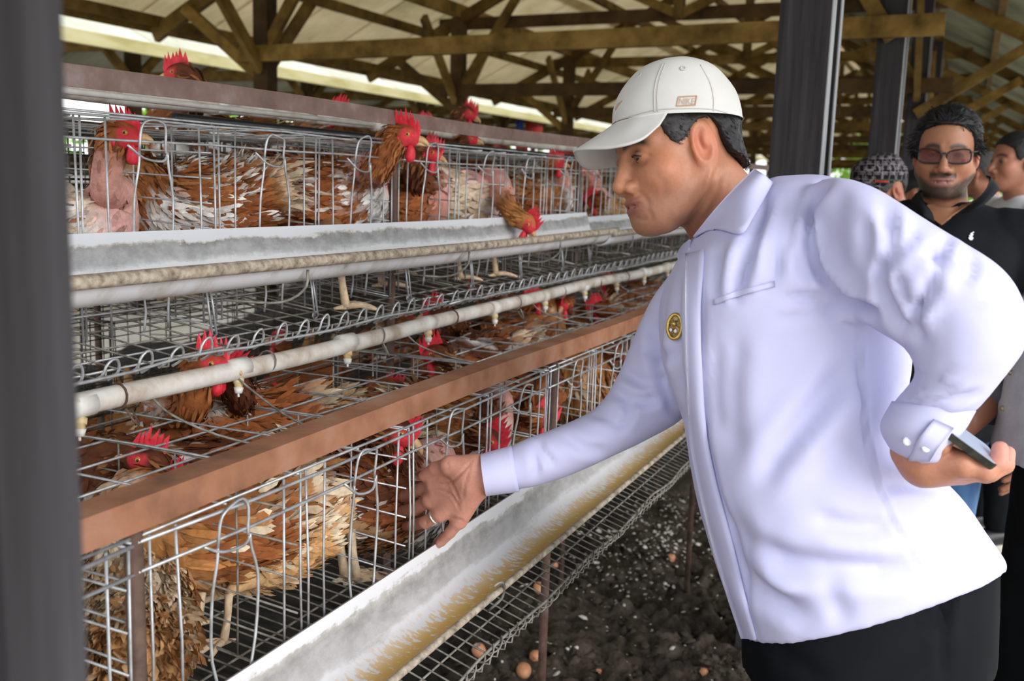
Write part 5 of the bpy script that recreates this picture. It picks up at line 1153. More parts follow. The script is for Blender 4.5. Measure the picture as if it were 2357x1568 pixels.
# ---- cap
CR_ = [cam_ring((1409, 286), (1706, 279), 1.52, .094, sag=.006, p=.95), cam_ring((1413, 245), (1698, 240), 1.52, .094, sag=.008, p=.95), cam_ring((1431, 204), (1680, 200), 1.52, .088, sag=.006, p=.95), cam_ring((1464, 168), (1652, 170), 1.52, .073), cam_ring((1508, 148), (1612, 150), 1.52, .045), cam_ring((1556, 139), (1562, 139), 1.52, .004)]
cv, cf = loft(CR_, 6); n = 40
cf = [q for q in cf if not (len(q) == 3 and q[1] == len(cv) - 2)]
cv = np.asarray(cv); Ncap = unit_rows(cv - at_D(1557, 260, 1.52)); cv = cv + Ncap * (vnoise(cv, 30, 5) * .0012)[:, None]
capo = mesh_obj('cap_crown', cv, cf, MT['cap'], man, True); SCp = Surf(cv, [q if len(q) == 4 else q + (q[-1],) for q in cf])
inner = at_D(1557, 262, 1.52); iv = (cv - inner) * .975 + inner; mesh_obj('cap_lining', iv, [q[::-1] for q in cf], MT['cap'], man, True)
BR_root = [at_D(*p_) for p_ in [(1536, 260, 1.426), (1500, 264, 1.428), (1455, 273, 1.445), (1412, 289, 1.50), (1412, 322, 1.575), (1428, 352, 1.605), (1440, 372, 1.61)]]
BR_mid = [at_D(*p_) for p_ in [(1528, 273, 1.415), (1488, 296, 1.405), (1432, 306, 1.42), (1372, 316, 1.48), (1368, 338, 1.56), (1398, 372, 1.60), (1432, 378, 1.612)]]
BR_out = [at_D(*p_) for p_ in [(1519, 288, 1.405), (1474, 323, 1.385), (1408, 341, 1.40), (1330, 345, 1.455), (1323, 359, 1.54), (1350, 388, 1.595), (1424, 384, 1.615)]]
bv, bf = panel([BR_root, BR_mid, BR_out], 36, 14, .0032, toward=np.array([0, 0, 1.0])); mesh_obj('cap_brim', bv, bf, MT['cap'], man, True)
def seam(pts, S_, off, r, nm, mt, n=30, par=None): par = par or capo; m = MB(); m.tube([S_.at(x, y, off, 1.45) for x, y in resamp(pts, n)], r, 5); return m.build(nm, MT[mt], par, True)
seam([(1526, 145), (1512, 180), (1506, 215), (1507, 258)], SCp, .0006, .0011, 'cap_seam', 'capstitch'); seam([(1532, 145), (1519, 180), (1513, 215), (1514, 257)], SCp, .0006, .0008, 'cap_seam', 'capstitch')
seam([(1612, 149), (1634, 190), (1642, 225), (1642, 256)], SCp, .0004, .0008, 'cap_seam', 'capstitch'); seam([(1416, 280), (1450, 268), (1505, 254), (1560, 250), (1640, 252), (1696, 268)], SCp, .0004, .0008, 'cap_stitch_line', 'capstitch', 50)
for x, y in ((1471, 173), (1572, 157)):
    c = SCp.at(x, y, .001, 1.45); nn_ = unit(c - inner); s1 = unit(np.cross(nn_, (0, 0, 1))); u1 = np.cross(s1, nn_)
    m = MB(); m.tube([c + s1 * .0035 * math.cos(a) + u1 * .0035 * math.sin(a) for a in np.arange(12) * math.pi / 6], .0011, 5, closed=True); m.build('cap_eyelet', MT['capstitch'], capo, True)
def text_on(S_, word, x0, y0, x1, y1, off, mt, par, shear=.25, name='lettering', lift=.0003, inv=None):
    """flat printed word laid over a surface inside the image box (x0,y0)-(x1,y1)"""
    cu = bpy.data.curves.new('t', 'FONT'); cu.body = word; cu.size = 1; cu.shear = shear; to = bpy.data.objects.new('t', cu); COL.objects.link(to)
    dg = bpy.context.evaluated_depsgraph_get(); me = bpy.data.meshes.new_from_object(to.evaluated_get(dg)); bpy.data.objects.remove(to)
    v = np.array([x.co[:] for x in me.vertices]); f = [tuple(p.vertices) for p in me.polygons]; bpy.data.meshes.remove(me)
    a, b = v.min(0), v.max(0); t = (v - a) / np.maximum(b - a, 1e-6)
    P = [S_.at(x0 + (x1 - x0) * q[0], y1 - (y1 - y0) * q[1], off + lift, 1.45) for q in t]; return mesh_obj(name, P, f, mt, par)
q4 = [(1562, 223), (1604, 221), (1600, 242), (1557, 244)]
m = MB(); m.tube([SCp.at(x, y, .0006, 1.45) for x, y in np.concatenate([np.linspace(q4[i], q4[(i + 1) % 4], 6)[:-1] for i in range(4)])], .0011, 5, closed=True); m.build('printed_frame', MT['caplogo'], capo)
text_on(SCp, 'NIKE', 1562.5, 225.5, 1600.5, 240, .0012, MT['caplogo'], capo, .2)
v, f = panel([[SCp.at(x, y, .001, 1.5) for x, y in [(1417, 254), (1423, 245), (1432, 233)]], [SCp.at(x, y, .001, 1.5) for x, y in [(1416, 250), (1421, 240), (1432, 231)]]], 8, 3, .0008); mesh_obj('printed_tick', v, f, MT['caplogo'], capo)
# ---- the reaching hand: palm towards the lens, fingers under the hen's breast
def dpt(x, y, D): return at_D(x, y, D)
palm = [(dpt(1128, 1094, 1.645), dpt(1085, 1098, 1.655), .027, .029), (dpt(1100, 1085, 1.655), dpt(1000, 1112, 1.70), .024, .015), (dpt(1095, 1095, 1.66), dpt(992, 1150, 1.71), .024, .0155), (dpt(1095, 1110, 1.66), dpt(1015, 1182, 1.70), .023, .0145), (dpt(1095, 1122, 1.66), dpt(1058, 1200, 1.69), .021, .0135), (dpt(1092, 1076, 1.645), dpt(1035, 1072, 1.655), .020, .0165)]
segs = [([dpt(1040, 1070, 1.655), dpt(1003, 1079, 1.68), dpt(975, 1096, 1.705)], [.0145, .0118, .0095]),
        ([dpt(1000, 1115, 1.70), dpt(960, 1130, 1.75), dpt(930, 1142, 1.80), dpt(905, 1150, 1.83)], [.0125, .0115, .0105, .009]),
        ([dpt(992, 1152, 1.71), dpt(955, 1172, 1.75), dpt(925, 1178, 1.80), dpt(900, 1178, 1.84)], [.0128, .0115, .0105, .009]),
        ([dpt(1014, 1182, 1.70), dpt(978, 1203, 1.725), dpt(950, 1210, 1.765), dpt(935, 1212, 1.80)], [.0120, .0110, .0100, .0085]),
        ([dpt(1056, 1200, 1.69), dpt(1036, 1226, 1.71), dpt(1016, 1246, 1.735), dpt(1004, 1256, 1.755)], [.0112, .0100, .0090, .0075])]
allp = np.array([q for s_ in segs for q in s_[0]] + [q for a in palm for q in a[:2]])
hv, hf = hand_mesh(segs, palm, .003, allp.min(0) - .05, allp.max(0) + .05, .014, .006)
CREASE = [([(1088, 1062), (1062, 1090), (1040, 1110), (1012, 1112)], 3, -.0022), ([(1030, 1098), (1045, 1122), (1060, 1160)], 3, -.0020), ([(1010, 1125), (1040, 1140), (1060, 1175)], 3, -.0018), ([(1085, 1075), (1072, 1110), (1066, 1150)], 3, -.0014), ([(1030, 1062), (1034, 1080)], 2.5, -.0014), ([(980, 1196), (984, 1210)], 2.5, -.0012), ([(1034, 1188), (1070, 1200)], 3, -.0016)]
hv = folds(hv, hf, CREASE)
hc = np.repeat([[.56, .255, .19]], len(hv), 0) * (1 + .10 * vnoise(hv, 60, 9)[:, None]); Qh = proj(hv)
tip = np.exp(-((Qh[:, 0] - 975) ** 2 + (Qh[:, 1] - 1096) ** 2) / 700)[:, None]; hc = hc * (1 - .3 * tip) + np.array([.58, .26, .20]) * .3 * tip
for P_, w_, a_ in CREASE:
    d_, t_ = seg_dist(Qh, resamp(P_, 8)); hc *= (1 - .25 * np.exp(-(d_ / 2.2) ** 2))[:, None]
mesh_obj('hand', hv, quads(hf), MT['skin'], man, True, col=np.clip(hc, 0, 1))
a_, b_ = dpt(1014, 1182, 1.70), dpt(978, 1203, 1.725); ax = unit(b_ - a_); c = a_ * .7 + b_ * .3; s1 = unit(np.cross(ax, CAMF)); u1 = np.cross(ax, s1)
m = MB(); m.tube([c + (s1 * math.cos(t) + u1 * math.sin(t)) * .0128 for t in np.arange(20) * math.pi / 10], .0024, 6, closed=True); m.build('finger_ring', pm('silver_ring', [(0, (.75, .72, .68))], 5, .25, .9), man, True)
# ---- the hand on the hip, holding the phone
palm = [(dpt(2090, 1040, 1.275), dpt(2130, 1062, 1.265), .022, .025), (dpt(2130, 1060, 1.262), dpt(2215, 1070, 1.225), .027, .017), (dpt(2130, 1062, 1.262), dpt(2222, 1078, 1.245), .027, .017), (dpt(2130, 1066, 1.265), dpt(2220, 1085, 1.265), .026, .016), (dpt(2130, 1066, 1.270), dpt(2212, 1090, 1.285), .025, .015)]
segs = [([dpt(2215, 1072, 1.225), dpt(2268, 1086, 1.215), dpt(2298, 1066, 1.215), dpt(2302, 1034, 1.222)], [.0125, .0118, .0112, .0100]), ([dpt(2222, 1080, 1.245), dpt(2278, 1088, 1.237), dpt(2312, 1070, 1.237), dpt(2318, 1044, 1.245)], [.0128, .0118, .0112, .0100]),
        ([dpt(2220, 1086, 1.265), dpt(2270, 1092, 1.26), dpt(2300, 1072, 1.262), dpt(2304, 1042, 1.27)], [.0120, .0112, .0105, .0092]), ([dpt(2212, 1090, 1.285), dpt(2255, 1092, 1.285), dpt(2280, 1074, 1.29)], [.0108, .010, .0085]),
        ([dpt(2125, 1055, 1.245), dpt(2165, 1025, 1.225), dpt(2190, 1000, 1.235)], [.014, .0118, .0095])]
allp = np.array([q for s_ in segs for q in s_[0]] + [q for a in palm for q in a[:2]])
hv, hf = hand_mesh(segs, palm, .0028, allp.min(0) - .05, allp.max(0) + .05, .014, .0045)
hc = np.repeat([[.46, .20, .125]], len(hv), 0) * (1 + .10 * vnoise(hv, 60, 19)[:, None]); Qh = proj(hv); tip = np.clip((Qh[:, 0] - 2255) / 45, 0, 1)[:, None] * np.clip((1085 - Qh[:, 1]) / 30, 0, 1)[:, None]; hc = hc * (1 - .6 * tip) + np.array([.62, .27, .22]) * .6 * tip
mesh_obj('hand', hv, quads(hf), MT['skin'], man, True, col=np.clip(hc, 0, 1))
m = MB(); c = dpt(2218, 1098, 1.235); m.tube([c + CAMR * .016 * math.cos(t) + CAMD * .004 * math.sin(t) + CAMF * .012 * math.sin(t) for t in np.arange(16) * math.pi / 8], .003, 6, closed=True); m.build('finger_ring', MT['black'], man, True)
# phone: a slab with a pale screen
pa, pb = dpt(2178, 1000, 1.205), dpt(2292, 1082, 1.200); ax = unit(pb - pa); Lp = np.linalg.norm(pb - pa); wv = dpt(2222, 992, 1.262) - dpt(2186, 998, 1.203); wv = wv - ax * wv.dot(ax); Wp = .066; wv = unit(wv); tn = np.cross(ax, wv); tn = tn if tn.dot(CAMD) < 0 else -tn
phone = empty('mobile_phone', (pa + pb) / 2, 'black mobile phone with a pale screen held behind the hip of the bending man', 'phone')
def slab(a0, a1, w0, w1, t0, t1, r=.006):
    pts = []
    for cx_, cy_, st in ((a1 - r, w1 - r, 0), (a0 + r, w1 - r, 90), (a0 + r, w0 + r, 180), (a1 - r, w0 + r, 270)):
        for k in range(5): t = math.radians(st + k * 22.5); pts.append((cx_ + r * math.cos(t), cy_ + r * math.sin(t)))
    n = len(pts); v = [pa + ax * x + wv * y + tn * t for t in (t0, t1) for x, y in pts]
    return v, [tuple(range(n))[::-1], tuple(range(n, 2 * n))] + [(i, (i + 1) % n, n + (i + 1) % n, n + i) for i in range(n)]
v, f = slab(0, Lp, 0, Wp, -.004, .0045, .009); mesh_obj('case', v, f, MT['phone_edge'], phone); v, f = slab(.002, Lp - .002, .002, Wp - .002, .0044, .0052, .008); mesh_obj('screen', v, f, MT['phone_glass'], phone)
# ================================================================ THE OTHER PEOPLE
MT['polo'] = pm('black_pique', [(.35, (.004, .0045, .006)), (.65, (.007, .008, .0105))], 6, .8, 0, .15, bump=.2, bscale=500, bdist=.001)
MT['denim'] = pm('blue_denim', [(.3, (.018, .045, .11)), (.5, (.035, .085, .19)), (.7, (.09, .16, .28))], 7, .85, 0, .1, bump=.2, bscale=300, bdist=.001, stretch=(1, 1, .5))
MT['chambray'] = pm('grey_blue_chambray', [(.3, (.44, .46, .56)), (.6, (.62, .64, .74))], 9, .85, 0, .1, bump=.3, bscale=60, bdist=.004)
MT['greyshirt'] = pm('grey_cotton', [(.35, (.50, .52, .58)), (.65, (.60, .62, .68))], 6, .8)
MT['darkgrey'] = pm('dark_grey_cloth', [(.35, (.06, .055, .065)), (.65, (.10, .095, .105))], 6, .8)
MT['leather'] = pm('brown_leather', [(.3, (.03, .014, .009)), (.7, (.075, .036, .022))], 20, .5)
MT['button'] = pm('brass_button', [(0, (.40, .32, .20))], 5, .4, .4)
def generic_hand(parent, P0, fdir, pdir, s=1.0, col=(.34, .15, .09), left=1):
    """relaxed hand hanging from the wrist P0 along fdir, palm normal pdir"""
    f = unit(fdir); n = unit(np.asarray(pdir) - f * f.dot(pdir)); w = np.cross(n, f) * left
    palm = [((0, 0, 0), (.045, .028, .002), .021, .015), ((0, 0, 0), (.085, .028, 0), .020, .0125), ((0, 0, 0), (.090, .009, 0), .021, .013), ((0, 0, 0), (.086, -.010, 0), .020, .0125), ((0, 0, 0), (.078, -.028, 0), .019, .0115)]
    segs = [([(.02, .025, .004), (.055, .052, .016), (.085, .056, .026)], [.0145, .0115, .0085])]
    for y, L, x in ((.028, .072, .085), (.009, .080, .090), (-.010, .074, .086), (-.028, .058, .078)):
        segs.append(([(x, y, 0), (x + L * .45, y * 1.08, .008), (x + L * .75, y * 1.1, .024), (x + L * .92, y * 1.1, .042)], [.0112, .0100, .0092, .0078]))
    v, F = hand_mesh(segs, palm, .0055, (-.04, -.06, -.03), (.19, .085, .075), .012, .004)
    V = P0 + s * (v[:, :1] * f + v[:, 1:2] * w + v[:, 2:] * n)
    mesh_obj('hand', V, quads(F) if left > 0 else [q[::-1] for q in quads(F)], MT['skin'], parent, True, col=np.clip(np.repeat([col], len(V), 0) * (1 + .1 * vnoise(v, 60, 3)[:, None]), 0, 1))
def person(label, eye, face, shirt, pants, sleeve='short', hem=.47, skin=(.34, .15, .09), ho=None, hfwd=None, hup=(0, 0, 1), width=1.0, res=.005, hair=None, shoes='leather', lean=0., group=None, arm=None, headless=False, vox=.011, tight=1.0, belly=0.):
    eye = np.asarray(eye, float); H_ = eye[2] / .935 if not lean else (eye[2] + abs(lean) * .25) / .935; s = H_ / 1.70
    f = unit((face[0], face[1], 0)); l = np.array([-f[1], f[0], 0]); Z = np.array([0, 0, 1.0])
    base = np.array([eye[0], eye[1], 0]) - f * .04 * s - f * lean * .9
    e = empty('person', base, label, 'person', group)
    def ring(zf, w, d, o=0., lower=False): 
        t = np.arange(32) * 2 * math.pi / 32; c, q = np.cos(t), np.sin(t); c = np.sign(c) * np.abs(c) ** .85; q = np.sign(q) * np.abs(q) ** .85
        k = np.clip((zf - .55) / .3, 0, 1.2); return base + Z * zf * H_ + f * (o * s + lean * k + (belly * np.clip((.76 - zf) / .12, 0, 1) if not lower else 0)) + (c * w * s * width)[:, None] * l + (q * d * s * tight)[:, None] * f
    T_ = [ring(hem, .172, .122), ring(hem + .05, .172, .122), ring(.60, .165, .122, .01), ring(.66, .165, .120, .01), ring(.72, .175, .120), ring(.775, .192, .118), ring(.812, .196, .098), ring(.838, .155, .078, -.01), ring(.858, .078, .066, -.012)]
    parts = [loft(T_, 4)]
    sh = []
    for sd in (1, -1):
        A = base + Z * .806 * H_ + f * lean * .87 + l * sd * .178 * s * width
        pose = (arm or {}).get(sd, None)
        if pose is None: B_ = A + (l * sd * .055 - Z * .30 + f * -.02) * s; C_ = B_ + (l * sd * .0 - Z * .235 + f * .08) * s
        else: B_, C_ = np.asarray(pose[0]), np.asarray(pose[1])
        sh.append((A, B_, C_))
        if sleeve == 'long': parts.append(sweep(catmull([A - l * sd * .04 * s, A, B_, C_], 14), np.interp(np.linspace(0, 3, 14), range(4), [.075, .066, .052, .038]) * s, 16))
        else: parts.append(sweep(catmull([A - l * sd * .04 * s, A, A * .35 + B_ * .65], 9), np.interp(np.linspace(0, 2, 9), range(3), [.075, .068, .060]) * s, 16))
    v, F = remesh(parts, vox, 4); v = v + vnormals(v, F) * (vnoise(v, 11, 7) * .003 + vnoise(v, 26, 8) * .0012)[:, None]
    mesh_obj('shirt', v, quads(F), MT[shirt], e, True); SS = Surf(v, F)
    for sd, (A, B_, C_) in zip((1, -1), sh):
        if sleeve != 'long':
            v2, f2 = sweep(catmull([A * .55 + B_ * .45, B_, (B_ + C_) / 2, C_], 12), np.interp(np.linspace(0, 3, 12), range(4), [.046, .040, .038, .027]) * s, 14)
            mesh_obj('forearm', v2, f2, MT['skin'], e, True, col=np.repeat([skin], len(v2), 0))
        generic_hand(e, C_, unit(C_ - B_), -l * sd, s, np.array(skin) * 1.05, 1 if sd < 0 else -1)
    parts = [loft([ring(.56, .158, .108, lower=True), ring(.52, .168, .115, lower=True), ring(.47, .165, .115, lower=True), ring(.45, .12, .10, lower=True)], 4)]
    fe = []
    for sd in (1, -1):
        h_ = base + Z * .50 * H_ + l * sd * .088 * s; k_ = base + Z * .27 * H_ + l * sd * .095 * s + f * .02; a_ = base + Z * .055 + l * sd * .10 * s
        parts.append(sweep(catmull([h_, k_, a_ + Z * .03], 12), np.interp(np.linspace(0, 2, 12), range(3), [.098, .072, .062]) * s, 16)); fe.append(a_)
    v, F = remesh(parts, .013, 4); v = v + vnormals(v, F) * (vnoise(v, 14, 17) * .003)[:, None]; mesh_obj('trousers', v, quads(F), MT[pants], e, True)
    for a_ in fe:
        m = MB(); m.tube(catmull([a_ - f * .07 + Z * -.01, a_ - f * .02 + Z * .01, a_ + f * .08 - Z * .012, a_ + f * .16 - Z * .025, a_ + f * .19 - Z * .03], 12), np.interp(np.linspace(0, 4, 12), range(5), [.025, .043, .040, .034, .012]) * s, 12); m.build('shoe', MT[shoes], e, True)
    ho = dict(ho or {}); ho.setdefault('skin', np.array(skin))
    M, o3 = frame(eye, hfwd if hfwd is not None else f, hup)
    nb = (base + Z * .83 * H_ + f * lean - f * .01 - o3) @ M
    ho.setdefault('neck', ((-.026, 0, -.07), tuple(np.array([-.03, 0, -.09]) * .5 + nb * .5))); ho.setdefault('neck2', tuple(nb))
    W_ = make_head(e, M, o3, ho, res, scale=s * .98)
    if hair: hair_shell(e, W_, ho, **hair)
    return e, W_, SS, ho, s
CAMT = -np.array([CAMF[0], CAMF[1], 0])
# ---- bearded man in the black polo
pf_ = unit(CAMT - rt * .40)
pm_e, Wp, SP, pho, ps = person('bearded man in black polo shirt, glasses and blue jeans behind the man in white', at_D(2178, 350, 2.70), pf_, 'polo', 'denim', 'short', skin=(.31, .135, .075), width=1.16, res=.0036, vox=.009, hfwd=unit(CAMT - rt * .46 + np.array([0, 0, -.13])),
    ho=dict(beard=.95, brow=1.1, gaze=(1, 0, -.1), slit=.0036, fat=.004, lips=(.26, .11, .10), hairline=.074, hs=.7, hx=[(-.14, -.075), (-.09, -.065), (-.06, -.05), (-.045, -.02), (-.03, .022), (-.012, .026), (.0, .018), (.012, .006), (.022, .000), (.030, .014), (.036, .040), (.044, .064), (.070, .080), (.12, .082)]),
    hair=dict(res=.0042, thick=.010, col=(.010, .009, .010), cards=5200, clen=.036, seed=8, lift=.06, wmul=1.5, flow=lambda P: np.stack([-.55 + 0 * P[:, 0], np.sign(P[:, 1]) * .25, -.55 + .9 * np.clip(P[:, 0] * 10, 0, 1)], 1) + np.random.default_rng(4).normal(size=(len(P), 3)) * .22))
# glasses
G_ = MB(); gl = []
for sd in (1, -1):
    c = np.array([.0985, .0360 * sd, -.004]); loop = []
    for a in np.arange(28) * 2 * math.pi / 28:
        ca, sa = math.cos(a), math.sin(a); yy = .0300 * math.copysign(abs(ca) ** .62, ca); zz = .0185 * math.copysign(abs(sa) ** .62, sa); loop.append(c + np.array([-.006 * (abs(yy + .0335 * sd) / .06) ** 2 * 1.6, yy, zz + .003 * (yy * sd / .027) * (sa > 0)]))
    gl.append(np.array(loop)); G_.tube(Wp(gl[-1]), .0024, 6, closed=True)
    G_.tube(Wp(catmull([(.089, .0605 * sd, .006), (.075, .073 * sd, .008), (.030, .080 * sd, .006), (-.012, .083 * sd, .004), (-.024, .083 * sd, -.012)], 12)), .0018, 6)
G_.tube(Wp(catmull([(.0985, .0075, .003), (.101, 0, .006), (.0985, -.0075, .003)], 6)), .0017, 6)
glasses = empty('eyeglasses', Wp([(.098, 0, 0)])[0], 'black rimmed glasses with dark reddish lenses worn by the bearded man', 'glasses')
G_.build('frame', MT['black'], glasses, True)
lm, nt, p, vec = new_mat('tinted_lens', .05, 0, .5); p.inputs['Base Color'].default_value = (.10, .018, .02, 1); p.inputs['Alpha'].default_value = .62
for L_ in gl: v = Wp(np.vstack([L_, L_.mean(0)])); mesh_obj('lens', v, [(i, (i + 1) % 28, 28) for i in range(28)], lm, glasses, True)
# polo collar, opening, emblem
ps_ = lambda P, o: [SP.at(x, y, o, 2.62) for x, y in P]
v, f = panel([ps_([(2130, 474), (2146, 470), (2180, 478), (2225, 470), (2262, 450)], .006), ps_([(2140, 496), (2150, 500), (2168, 505), (2190, 496), (2215, 480)], .006), ps_([(2158, 512), (2162, 515), (2167, 518), (2172, 515), (2178, 510)], .006)], 16, 8, .003)
mesh_obj('neck_opening', v, f, MT['skin'], pm_e, True, col=np.repeat([(.30, .13, .07)], len(v), 0))
nk_ = lambda pts: Wp(np.array(pts))
cn = Wp([(-.03, 0, -.125)])[0]
for sd, P_, Q_ in ((1, [(2262, 452), (2285, 425)], [(2240, 492), (2262, 508), (2290, 478)]), (-1, [(2132, 474), (2118, 450)], [(2128, 486), (2112, 500), (2100, 470)])):
    A_ = [SP.at(x, y, .03, 2.62) for x, y in P_]; B_ = [SP.at(x, y, .012, 2.62) for x, y in Q_]
    if sd > 0: A_ = [at_D(2228, 478, 2.58), at_D(2262, 446, 2.60), at_D(2279, 412, 2.67), at_D(2270, 405, 2.74)]; B_ = [at_D(2214, 492, 2.57), at_D(2252, 478, 2.56), at_D(2296, 440, 2.64), at_D(2292, 425, 2.74)]; M_ = [at_D(2222, 486, 2.57), at_D(2262, 468, 2.565), at_D(2290, 430, 2.645), at_D(2284, 415, 2.74)]
    else: A_ = [at_D(2145, 492, 2.58), at_D(2128, 468, 2.60), at_D(2118, 445, 2.68), at_D(2122, 438, 2.74)]; B_ = [at_D(2150, 512, 2.57), at_D(2122, 496, 2.56), at_D(2098, 466, 2.66), at_D(2108, 448, 2.74)]; M_ = [at_D(2148, 502, 2.57), at_D(2124, 482, 2.57), at_D(2106, 456, 2.66), at_D(2114, 443, 2.74)]
    v, f = panel([A_, M_, B_], 18, 6, .005); mesh_obj('polo_collar', v, f, MT['polo'], pm_e, True)
ew = pm('white_embroidery', [(0, (.75, .76, .80))], 5, .8)
prof = [(2229, 548), (2233, 553), (2238, 553), (2241, 548), (2238, 544), (2241, 540), (2239, 537), (2243, 535), (2241, 533), (2236, 536), (2233, 538), (2234, 541), (2230, 542), (2232, 545)]
v = [SP.at(x, y, .003, 2.55) for x, y in prof]; mesh_obj('emblem', v, [tuple(range(len(v)))], ew, pm_e)
v, f = panel([ps_([(2126, 470), (2130, 482), (2135, 490)], .007), ps_([(2131, 470), (2137, 481), (2138, 489)], .009)], 8, 3, .002); mesh_obj('white_undershirt_edge', v, f, ew, pm_e, True)
# ---- man in the monogram cap, head bent
cf_ = unit(-rt + CAMT * .35)
ce, Wc, SC_, cho, cs_ = person('man with bent head in a black monogram cap with a red and green stripe', at_D(2028, 440, 3.55), cf_, 'greyshirt', 'trouser', 'short', skin=(.30, .125, .075), hfwd=unit(-rt + CAMT * .28 + np.array([0, 0, -.42])), hup=(0, 0, 1), lean=.14, ho=dict(ear=1.05, hairline=.07),
    hair=dict(res=.005, thick=.005, col=(.02, .019, .02), grey=.25, cards=700, clen=.012, seed=12))
mono, nt, p, vec = new_mat('monogram_canvas', .8, 0, .15)
vo = nt.nodes.new('ShaderNodeTexVoronoi'); vo.feature = 'DISTANCE_TO_EDGE'; vo.inputs['Scale'].default_value = 40; vo.inputs['Randomness'].default_value = .25; nt.links.new(vec, vo.inputs['Vector'])
nt.links.new(ramp(nt, vo.outputs['Distance'], [(.02, (.26, .22, .24)), (.04, (.006, .006, .010))]), p.inputs['Base Color'])
t = np.arange(36) * 2 * math.pi / 36
def cap_ring(x0, x1, w, z0, z1): return np.stack([(x0 + x1) / 2 + (x1 - x0) / 2 * np.cos(t), w * np.sin(t), (z0 + z1) / 2 + (z0 - z1) / 2 * np.cos(t)], 1)
# x0 back, x1 front; z0 front height, z1 back height
R4 = [cap_ring(-.110, .098, .088, .052, .018), cap_ring(-.112, .100, .090, .075, .045), cap_ring(-.104, .088, .082, .108, .085), cap_ring(-.080, .060, .060, .131, .118), cap_ring(-.040, .020, .026, .140, .136), cap_ring(-.012, -.006, .003, .141, .141)]
v, f = loft(R4, 5); f = [q for q in f if not (len(q) == 3 and q[1] == len(v) - 2)]; v = np.asarray(v); cw = Wc(v * 1.02)
mesh_obj('cap_crown', cw, f, mono, ce, True); SG = Surf(cw, [q if len(q) == 4 else q + (q[-1],) for q in f])
ang = np.linspace(-1.25, 1.25, 15); root = np.stack([-.006 + .104 * np.cos(ang), .088 * np.sin(ang), .050 + .017 * (np.cos(ang) - 1)], 1); out = np.stack([.02 + .150 * np.cos(ang * .62), .082 * np.sin(ang) * .95, .034 - .045 * np.abs(np.sin(ang)) ** 2], 1)
v, f = panel([Wc(root * 1.02), Wc((root * .5 + out * .5) * 1.02 + (0, 0, .006)), Wc(out * 1.02)], 20, 8, .004, toward=np.array([0, 0, 1.])); mesh_obj('cap_brim', v, f, mono, ce, True)
def sg(P, o): return [SG.at(x, y, o, 3.5) for x, y in P]
qs = proj(cw); bx0, by0 = qs.min(0); bx1, by1 = qs.max(0)
sx = lambda u: bx0 + (bx1 - bx0) * u; sy = lambda u: by0 + (by1 - by0) * u
for k, mt_ in enumerate([(.012, .06, .03), (.45, .015, .02), (.012, .06, .03)]):
    yy0 = .76 + k * .045; v, f = panel([sg([(sx(.42), sy(yy0)), (sx(.62), sy(yy0 + .012)), (sx(.84), sy(yy0 + .015))], .003), sg([(sx(.42), sy(yy0 + .042)), (sx(.62), sy(yy0 + .054)), (sx(.84), sy(yy0 + .057))], .003)], 8, 3, .0015); mesh_obj('stripe', v, f, pm('stripe_cloth', [(0, mt_)], 5, .8), ce)
gm = pm('monogram_print', [(0, (.34, .29, .31))], 5, .8); n_ = 0
for r_ in range(6):
    for c_ in range(7):
        ux, uy = .10 + c_ * .135 + (.067 if r_ % 2 else 0), .10 + r_ * .15
        x, y = sx(ux), sy(uy)
        if SG.D(x, y, 99) < 50 and SG.D(x + 9, y + 7, 99) < 50 and SG.D(x - 1, y - 1, 99) < 50 and not (.68 < uy < .92 and .38 < ux < .86):
            text_on(SG, 'G', x + 4.2, y, x + 9.5, y + 7, .002, gm, ce, 0, 'monogram_letter'); text_on(SG, 'G', x + 5.2, y, x - .2, y + 7, .002, gm, ce, 0, 'monogram_letter')
# ---- man at the right edge in profile, others further off
person('dark-haired man in profile at the right edge, beyond the bearded man', at_D(2337, 372, 4.05), unit(-rt + CAMT * .1), 'greyshirt', 'trouser', 'long', skin=(.30, .125, .075), ho=dict(hairline=.07, brow=1.1), hair=dict(res=.005, thick=.007, cards=900, clen=.012, seed=22), shoes='black')
person('grey-haired man further off, head half hidden behind the hair of the bearded man', at_D(2262, 402, 5.2), unit(-rt * .6 - CAMT), 'greyshirt', 'trouser', 'long', skin=(.30, .125, .075), ho=dict(), res=.007, hair=dict(res=.006, thick=.007, col=(.08, .08, .08), grey=.6, cards=500, clen=.012, seed=23), shoes='black')
person('dark-haired man further off, head between the monogram cap and the black polo', at_D(2102, 448, 4.5), unit(-rt - CAMT * .6), 'darkgrey', 'trouser', 'long', skin=(.28, .12, .07), res=.007, hair=dict(res=.006, thick=.008, cards=500, clen=.014, seed=24), shoes='black')
# ---- man in chambray whose front shows at the right edge
q = at_D(2618, 520, 1.98)
ch, Wq, SQ, _, _ = person('man in a buttoned grey-blue chambray shirt and black trousers, mostly outside the right edge', (q[0], q[1], 1.60), unit(-rt + CAMT * .08), 'chambray', 'trouser', 'short', skin=(.22, .085, .05), hem=.535, lean=-.08, belly=.055, hair=dict(res=.006, thick=.008, cards=300, clen=.014, seed=25), shoes='black',
    arm={-1: (at_D(2330, 860, 2.2), at_D(2215, 985, 2.12))})
v2, f2 = sweep(catmull([at_D(2420, 700, 2.2), at_D(2330, 860, 2.2), at_D(2262, 932, 2.15)], 10), [.062, .062, .062, .060, .058, .056, .055, .054, .053, .052], 16); mesh_obj('grey_sleeve', v2, f2, MT['darkgrey'], ch, True)
for x, y in ((2327, 858), (2309, 940), (2321, 778)):
    c = SQ.at(x, y, .002, 1.9)
    if np.linalg.norm(c - at_D(x, y, 1.9)) > 1e-6: m = MB(); m.tube([c + CAMF * .003, c - CAMF * .0025], .0058, 10); m.build('button', MT['button'], ch, True)
